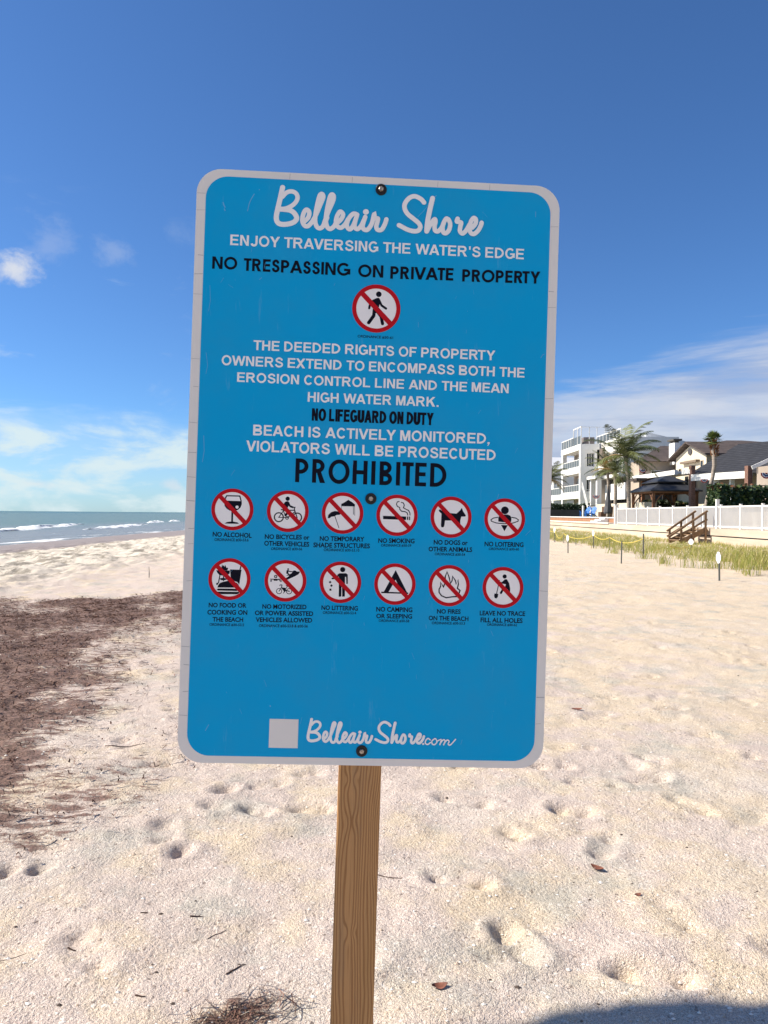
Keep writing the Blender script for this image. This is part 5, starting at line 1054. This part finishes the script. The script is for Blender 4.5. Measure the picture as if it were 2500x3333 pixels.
# ------------------------------------------------------------------ plants
lf = [pm('palm_leaf_dark', (.050, .066, .022), .55, .3), pm('palm_leaf', (.125, .14, .045), .55, .35), pm('palm_leaf_gold', (.30, .20, .075), .6, .3)]
trunk_m = pm('palm_trunk', (.30, .25, .20), .9, .2, var=.25, vscale=2, stretch=(1, 1, 6)); boot_m = pm('palm_boots', (.22, .105, .05), .9, .2, var=.4, vscale=8)
def palm(base, top, rad, nf, L, label, seed, wind=(.5, 0, .0), gold=.15, cat='palm tree', dark=.4, grp='coconut palms'):
    rn = random.Random(seed); base, top = Vector(base), Vector(top); r = empty('coconut_palm', base, label, cat, grp); m_ = MB(); d_ = top - base
    pts = [d_ * t + Vector((math.sin(t * 3.1) * d_.z * .02, 0, 0)) for t in (0, .03, .1, .3, .5, .7, .9, 1)]
    m_.tube(pts, [rad * 1.5, rad * 1.3, rad * 1.1, rad, rad * .95, rad * .9, rad * .9, rad * 1.1], 10); m_.build('trunk', trunk_m, r, smooth=True)
    m_ = MB(); W_ = Vector(wind)
    for i in range(nf):
        a = i * 2.39996 + rn.uniform(-.2, .2); e = R(82 - 105 * (i / nf) + rn.uniform(-8, 8)); Lf = L * rn.uniform(.8, 1.1); p_ = Vector((0, 0, 0)); dirv = Vector((math.cos(a) * math.cos(e), math.sin(a) * math.cos(e), math.sin(e)))
        n_ = 16; mi = 2 if rn.random() < gold and i > nf * .45 else (0 if rn.random() < dark else 1); prev = None; spine = [p_.copy()]
        for s in range(n_):
            dirv = (dirv + Vector((0, 0, -1)) * (.026 + .0085 * s) * .9 + W_ * .05).normalized(); p_ = p_ + dirv * (Lf / n_); spine.append(p_.copy())
        spine = [d_ + q for q in spine]; m_.tube(spine, [.035 * (1 - .9 * j / n_) * L / 3 for j in range(n_ + 1)], 4, mi, False)
        for j in range(2, n_ * 3):
            t = j / (n_ * 3); k_ = min(int(t * n_), n_ - 1); q = spine[k_].lerp(spine[k_ + 1], t * n_ - k_); dv = (spine[k_ + 1] - spine[k_]).normalized(); side = dv.cross(Vector((0, 0, 1)))
            if side.length < .05: side = Vector((1, 0, 0))
            side.normalize(); ll = L * .30 * math.sin(math.pi * min(1, t * .93 + .09)) ** .6 * rn.uniform(.8, 1.1); up_ = side.cross(dv)
            for sg in (-1, 1):
                if rn.random() < .28: continue
                tip = q + (side * sg * .72 + dv * .62 + Vector((0, 0, -.42)) + up_ * .10 + W_ * .22).normalized() * ll; w_ = dv * .019 * L / 3; midp = q.lerp(tip, .5) + up_ * ll * .06
                m_.add([q - w_, q + w_, midp + w_ * 1.3, midp - w_ * 1.3, tip], [(0, 1, 2, 3), (3, 2, 4)], mi)
    m_.build('crown', lf, r); return r
def pb(px, py, Y, z=1.33): v_ = at(px, py, Y); return (v_.x, Y, z)
palm(pb(2047, 1650, 60), at(2036, 1484, 60), .16, 22, 3.6, 'tallest coconut palm, its fronds blown to the right above the gazebo', 4, (.75, 0, 0), .12)
palm(pb(2000, 1680, 66), at(2001, 1532, 66), .15, 17, 2.5, 'shorter coconut palm with a bare pale trunk, left of the tallest one', 9, (-.35, 0, 0), .45)
palm(pb(1979, 1680, 69), at(1977, 1528, 69), .14, 14, 2.5, 'coconut palm with golden fronds behind the folded umbrella', 12, (-.55, 0, 0), .6)
palm(pb(1786, 1690, 84), at(1789, 1560, 84), .15, 22, 2.7, 'dark shaggy palm half hidden by the right edge of the sign', 15, (.3, 0, -.3), .3)
# sabal palm: leaning trunk, small round head of fans
bs = Vector(pb(2294, 1645, 48)); tp = at(2318, 1440, 48); sb = empty('sabal_palm', bs, 'slender leaning sabal palm with a small round crown', 'palm tree')
d_ = tp - bs; m_ = MB(); m_.tube([d_ * t + Vector((.22 * math.sin(t * 3.1) - .12 * math.sin(t * 6.2), 0, 0)) for t in (0, .1, .25, .4, .55, .7, .85, 1)], [.15, .13, .12, .115, .12, .13, .15, .15], 10); m_.build('trunk', trunk_m, sb, smooth=True)
rn = random.Random(2); m_ = MB()
for i in range(60): t = rn.uniform(.80, 1.0); a = rn.random() * 6.28; q = d_ * t + Vector((.22 * math.sin(t * 3.1) - .12 * math.sin(t * 6.2), 0, 0)); o_ = Vector((math.cos(a), math.sin(a), .9)) * (.28 + .1 * (t - .8) * 5); m_.bar(q + Vector((math.cos(a), math.sin(a), 0)) * .1, q + o_, .05, .03)
m_.build('leaf_boots', boot_m, sb)
m_ = MB(); top_ = d_ + Vector((.08, 0, .1))
for i in range(46):
    a = rn.random() * 6.28; e = rn.uniform(-.55, 1.5); dv = Vector((math.cos(a) * math.cos(e), math.sin(a) * math.cos(e), math.sin(e))); L1 = rn.uniform(.28, .45); c_ = top_ + dv * L1; side = dv.cross(Vector((0, 0, 1))); side = side.normalized() if side.length > .05 else Vector((1, 0, 0)); mi = 1 if rn.random() < .6 else 0
    m_.bar(top_, c_, .02, .02, mi=mi)
    for j in range(13):
        t = R(-80 + 160 * j / 12); v2 = (dv * math.cos(t) + side * math.sin(t) + Vector((0, 0, -.12))).normalized(); tip = c_ + v2 * rn.uniform(.28, .40); w_ = (side * math.cos(t) - dv * math.sin(t)) * .022; m_.add([c_, c_.lerp(tip, .5) + w_, tip, c_.lerp(tip, .5) - w_], [(0, 1, 2, 3)], mi)
m_.build('crown', [lf[0], pm('fan_leaf', (.15, .19, .045), .6, .3)], sb)
def hedge(name, x0, x1, y0, y1, z0, z1, n, size, mats, label, seed, wts):
    rn = random.Random(seed); m_ = MB(); cx, cy = (x0 + x1) / 2, (y0 + y1) / 2
    r_ = empty(name, (cx, cy, z0), label, 'hedge')
    for i in range(n):
        x, y = rn.uniform(x0, x1), rn.uniform(y0, y1); bump = .30 * float(vnoise(np.array(x * 1.3), np.array(y * 1.3 + seed), seed)) ; z = z0 + (z1 + bump - z0) * rn.random() ** .7
        if rn.random() < .55: y = y0 + rn.random() ** 2 * .4 * (y1 - y0)
        elif rn.random() < .5: x = x0 + rn.random() ** 2 * .3
        n_ = Vector((rn.gauss(-.2, .6), rn.gauss(-.5, .6), rn.gauss(.5, .6))).normalized(); u = n_.cross(Vector((rn.random(), rn.random(), rn.random()))).normalized(); v_ = n_.cross(u); s = size * rn.uniform(.6, 1.2); p_ = Vector((x - cx, y - cy, z - z0))
        mi = rn.choices(range(len(mats)), wts)[0]
        if mi == len(mats) - 1 and z < z1 - .15: mi = 0
        m_.add([p_ + u * s, p_ + (u + v_) * s * .7, p_ + v_ * s, p_ - (u - v_) * s * .7, p_ - u * s, p_ - v_ * s * .9], [(0, 1, 2, 3, 4, 5)], mi)
    m_.build('foliage', mats, r_)
    m_ = MB()
    for i in range(int((x1 - x0) * 2)): x = x0 + .2 + i * .5; m_.tube([(x - cx, 0, 0), (x - cx + rn.uniform(-.2, .2), 0, (z1 - z0) * .7)], [.05, .02], 5)
    m_.build('stem', trunk_m, r_)
gr_l = [pm('sea_grape_leaf', (.022, .045, .014), .5, .4), pm('sea_grape_light', (.070, .095, .026), .5, .4), pm('sea_grape_red', (.13, .055, .025), .6, .3)]
hedge('sea_grape_hedge', 20.95, 30, 46.2, 48.0, 1.33, 3.35, 6500, .115, gr_l, 'dense dark green sea grape hedge behind the picket fence', 3, (.62, .24, .14))
hedge('clipped_hedge', 19.0, 24.2, 88, 89.2, 1.33, 2.7, 2600, .12, [gr_l[0], gr_l[0], gr_l[1]], 'dark clipped hedge at the foot of the white house', 6, (.6, .35, .05))
hedge('garden_shrubbery', 23.9, 29.5, 67.0, 68.6, 1.33, 2.7, 2600, .12, [gr_l[0], gr_l[1], lf[2]], 'loose shrubs growing behind the gazebo', 16, (.6, .3, .1))

# dune grass: clumps of blades, one mass
gm = [pm('dune_grass', (.37, .36, .085), .7, .2), pm('dune_grass_straw', (.55, .46, .19), .75, .2), pm('dune_grass_green', (.23, .27, .06), .7, .2)]
rn = random.Random(5); m_ = MB(); nrp = np.random.default_rng(9)
def clump(x, y, h, nb):
    z = sand_z(x, y) - .01
    for i in range(nb):
        a = rn.random() * 6.28; lean = rn.uniform(.05, .8); hh_ = h * rn.uniform(.5, 1.15); ox, oy = rn.gauss(0, .09), rn.gauss(0, .09); w_ = .004 + .004 * rn.random(); dx, dy = math.cos(a), math.sin(a)
        pts = [(x + ox + dx * lean * hh_ * t * t + .10 * hh_ * t * t, y + oy + dy * lean * hh_ * t * t, z + hh_ * (t - .12 * lean * t * t)) for t in (0, .5, 1)]
        sx_2, sy_2 = (.94, -.34) if rn.random() < .6 else (.5, .86)
        m_.add([(pts[0][0] - sx_2 * w_, pts[0][1] - sy_2 * w_, pts[0][2]), (pts[0][0] + sx_2 * w_, pts[0][1] + sy_2 * w_, pts[0][2]), (pts[1][0] + sx_2 * w_ * .9, pts[1][1] + sy_2 * w_ * .9, pts[1][2]), (pts[1][0] - sx_2 * w_ * .9, pts[1][1] - sy_2 * w_ * .9, pts[1][2]), pts[2]], [(0, 1, 2, 3), (3, 2, 4)], rn.choices((0, 1, 2), (.46, .30, .24))[0])
for i in range(5400):
    y = 18 + 85 * rn.random() ** 1.6; x = rn.uniform(9.3, 16.3)
    e = float(fbm(np.array(x * .5), np.array(y * .35), 3, 77)); edge_ = 9.9 + (e - .5) * 2.6 + (.5 if y < 24 else 0)
    if x < edge_: continue
    if e < .36 and x < 12: continue
    if abs(y - 38) < 1.2 and x > 13.6: continue
    clump(x, y, rn.uniform(.20, .48) * (.85 if x < 11 else (1 if x < 12.5 else .62)), 10 if y < 50 else 7)
for (px, py, h) in ((2160, 1836, .45), (2262, 1850, .55), (2385, 1856, .70), (2425, 1868, .75), (2330, 1850, .4), (2476, 1842, .6), (2098, 1815, .5), (2005, 1800, .4), (2440, 1838, .6)):
    g = ground(px, py)
    for j in range(5): clump(g.x + rn.gauss(0, .16), g.y + rn.gauss(0, .3), h, 14)
tag(m_.build('dune_grass', gm), 'yellow green dune grass growing along the sea wall', 'grass', kind='stuff')

# ------------------------------------------------------------------ dune stakes with small white plaques, yellow rope
stk_m = pm('stake_green_grey', (.10, .105, .095), .7, .3); plq = pm('plaque_white', (.82, .82, .80), .5, .3); rope_m = pm('yellow_rope', (.54, .43, .09), .8, .2); print_m = pm('plaque_print', (.25, .32, .28), .6, .2)
TOPS = {}
def stake(key, px, py, top, plaque, label, r=.022):
    g = ground(px, py, .02); g.z = sand_z(g.x, g.y); Y = g.y; t = at(px, top, Y); h = t.z - g.z
    o = empty('dune_stake', (g.x, Y, g.z), label, 'stake', 'stakes along the dune line'); lean = rn.uniform(-.02, .02)
    if plaque: o.rotation_euler.z = R(-52); plaque = (plaque[0], plaque[1] * 1.0)
    m_ = MB(); m_.tube([(0, 0, -.2), (lean, 0, h - (.02 if plaque else 0))], r, 8); m_.build('post', stk_m, o); TOPS[key] = Vector((g.x, Y, t.z))
    if plaque:
        pl, w_ = plaque; m_ = MB(); o_ = [(-.35, 0), (.35, 0), (1, .33), (1, .67), (.35, 1), (-.35, 1), (-1, .67), (-1, .33)]
        m_.prism([(lean + x * w_ / 2, -r - .008, h - pl + pl * y) for x, y in o_][::-1], (0, .006, 0)); q = m_.build('plaque', plq, o)
        m_ = MB()
        for k_ in range(3): m_.box(lean - w_ * .26, lean + w_ * .26, -r - .0105, -r - .0083, h - pl * (.42 + .13 * k_), h - pl * (.38 + .13 * k_))
        m_.build('printed_lines', print_m, o)
stake('a', 2342, 1888, 1796, (.27, .115), 'grey stake with an oval white plaque, nearest to the camera'); stake('b', 2022, 1832, 1762, None, 'bare grey stake on open sand in front of the rope')
stake('c', 1849, 1798, 1741, (.26, .12), 'plaque stake on open sand close to the right edge of the sign'); stake('d', 1932, 1782, 1726, (.27, .13), 'plaque stake holding up the rope where two long loops meet')
stake('e', 2093, 1812, 1737, None, 'bare stake in the grass where the rope line ends', .026); stake('f', 1984, 1789, 1747, None, 'thin bare stake propping the rope before its last loop', .014)
stake('g', 1806, 1763, 1716, (.30, .14), 'farthest plaque stake, beside the sign edge where the rope begins'); stake('h', 1834, 1766, 1735, None, 'thinnest bare stake, at the first low dip of the rope', .012); stake('i', 1875, 1772, 1734, None, 'thin stake standing clear under the long rope loop', .013)
stake('j', 2249, 1796, 1754, (.25, .22), 'stake with a broad plaque in the grass below the timber stairs')
m_ = MB()
def loop(p, q, sag): m_.tube([p.lerp(q, t / 12) + Vector((0, 0, -sag * 4 * (t / 12) * (1 - t / 12))) for t in range(13)], .018, 6)
up = lambda k_, dz: TOPS[k_] + Vector((0, -.02, dz))
st0 = up('g', -.22) + Vector((-1.2, 12, -.15))
loop(st0, up('g', -.22), .12); loop(up('g', -.22), up('h', -.03), .32); loop(up('h', -.03), up('d', -.22), .22); loop(up('d', -.22), up('f', -.03), .14); loop(up('f', -.03), up('e', -.18), .20); loop(up('e', -.18) + Vector((.9, -.2, -.25)), up('j', -.25), .10)
tag(m_.build('barrier_rope', rope_m, smooth=True), 'yellow rope sagging from stake to stake along the dune', 'rope')

# ------------------------------------------------------------------ unseen umbrella, added to throw the shadow at the bottom right
ul = Vector((-3.75, 1.2, 0)); um = empty('added_shade_umbrella', ul, 'unseen tilted striped umbrella added to shade the lower right sand', 'umbrella')
cv = [pm('canvas_navy', (.03, .05, .12), .9, .1), pm('canvas_cream', (.60, .55, .45), .9, .1)]
# canopy: its shadow must fall round SH on the sand
SHD = Vector((.28, 1.785, 0)); tt = 3.8 / SUN.z; cc = SHD + SUN * tt - ul
tilt = Matrix.Rotation(R(60), 4, 'X'); m_ = MB(); NR, NS = 6, 8; rad = 1.2
vs_ = [(0, 0, .34)]; per = NS * 4
for r_i in range(1, NR + 1):
    for j in range(per):
        a = 2 * math.pi * j / per; f = r_i / NR; scal = 1 - .11 * math.sin(math.pi * ((j % 4) / 4)) * f * f; vs_.append((rad * f * scal * math.cos(a), rad * f * scal * math.sin(a), .34 * (1 - f * f) - .10 * (f ** 4) * math.sin(math.pi * ((j % 4) / 4))))
fs = []; mi_ = []
for j in range(per): fs.append((0, 1 + j, 1 + (j + 1) % per)); mi_.append((j // 4) % 2)
for r_i in range(NR - 1):
    for j in range(per): a = 1 + r_i * per; fs.append((a + j, a + per + j, a + per + (j + 1) % per, a + (j + 1) % per)); mi_.append((j // 4) % 2)
m_.v = [tuple(cc + tilt @ Vector(p)) for p in vs_]; m_.f = [list(f) for f in fs]; m_.m = mi_
m_.build('canopy', cv, um)
m_ = MB()
for j in range(NS):
    a = 2 * math.pi * j / NS; m_.tube([cc + tilt @ Vector((rad * f * math.cos(a), rad * f * math.sin(a), .34 * (1 - f * f) - .02)) for f in (0, .35, .7, 1)], .006, 5)
m_.build('ribs', white_p, um)
m_ = MB(); top_ = cc + tilt @ Vector((0, 0, .40)); bot_ = cc + tilt @ Vector((0, 0, -.35)); m_.tube([(0, 0, -.35), (0, 0, .9), bot_, top_], .018, 8); m_.build('pole', white_p, um)
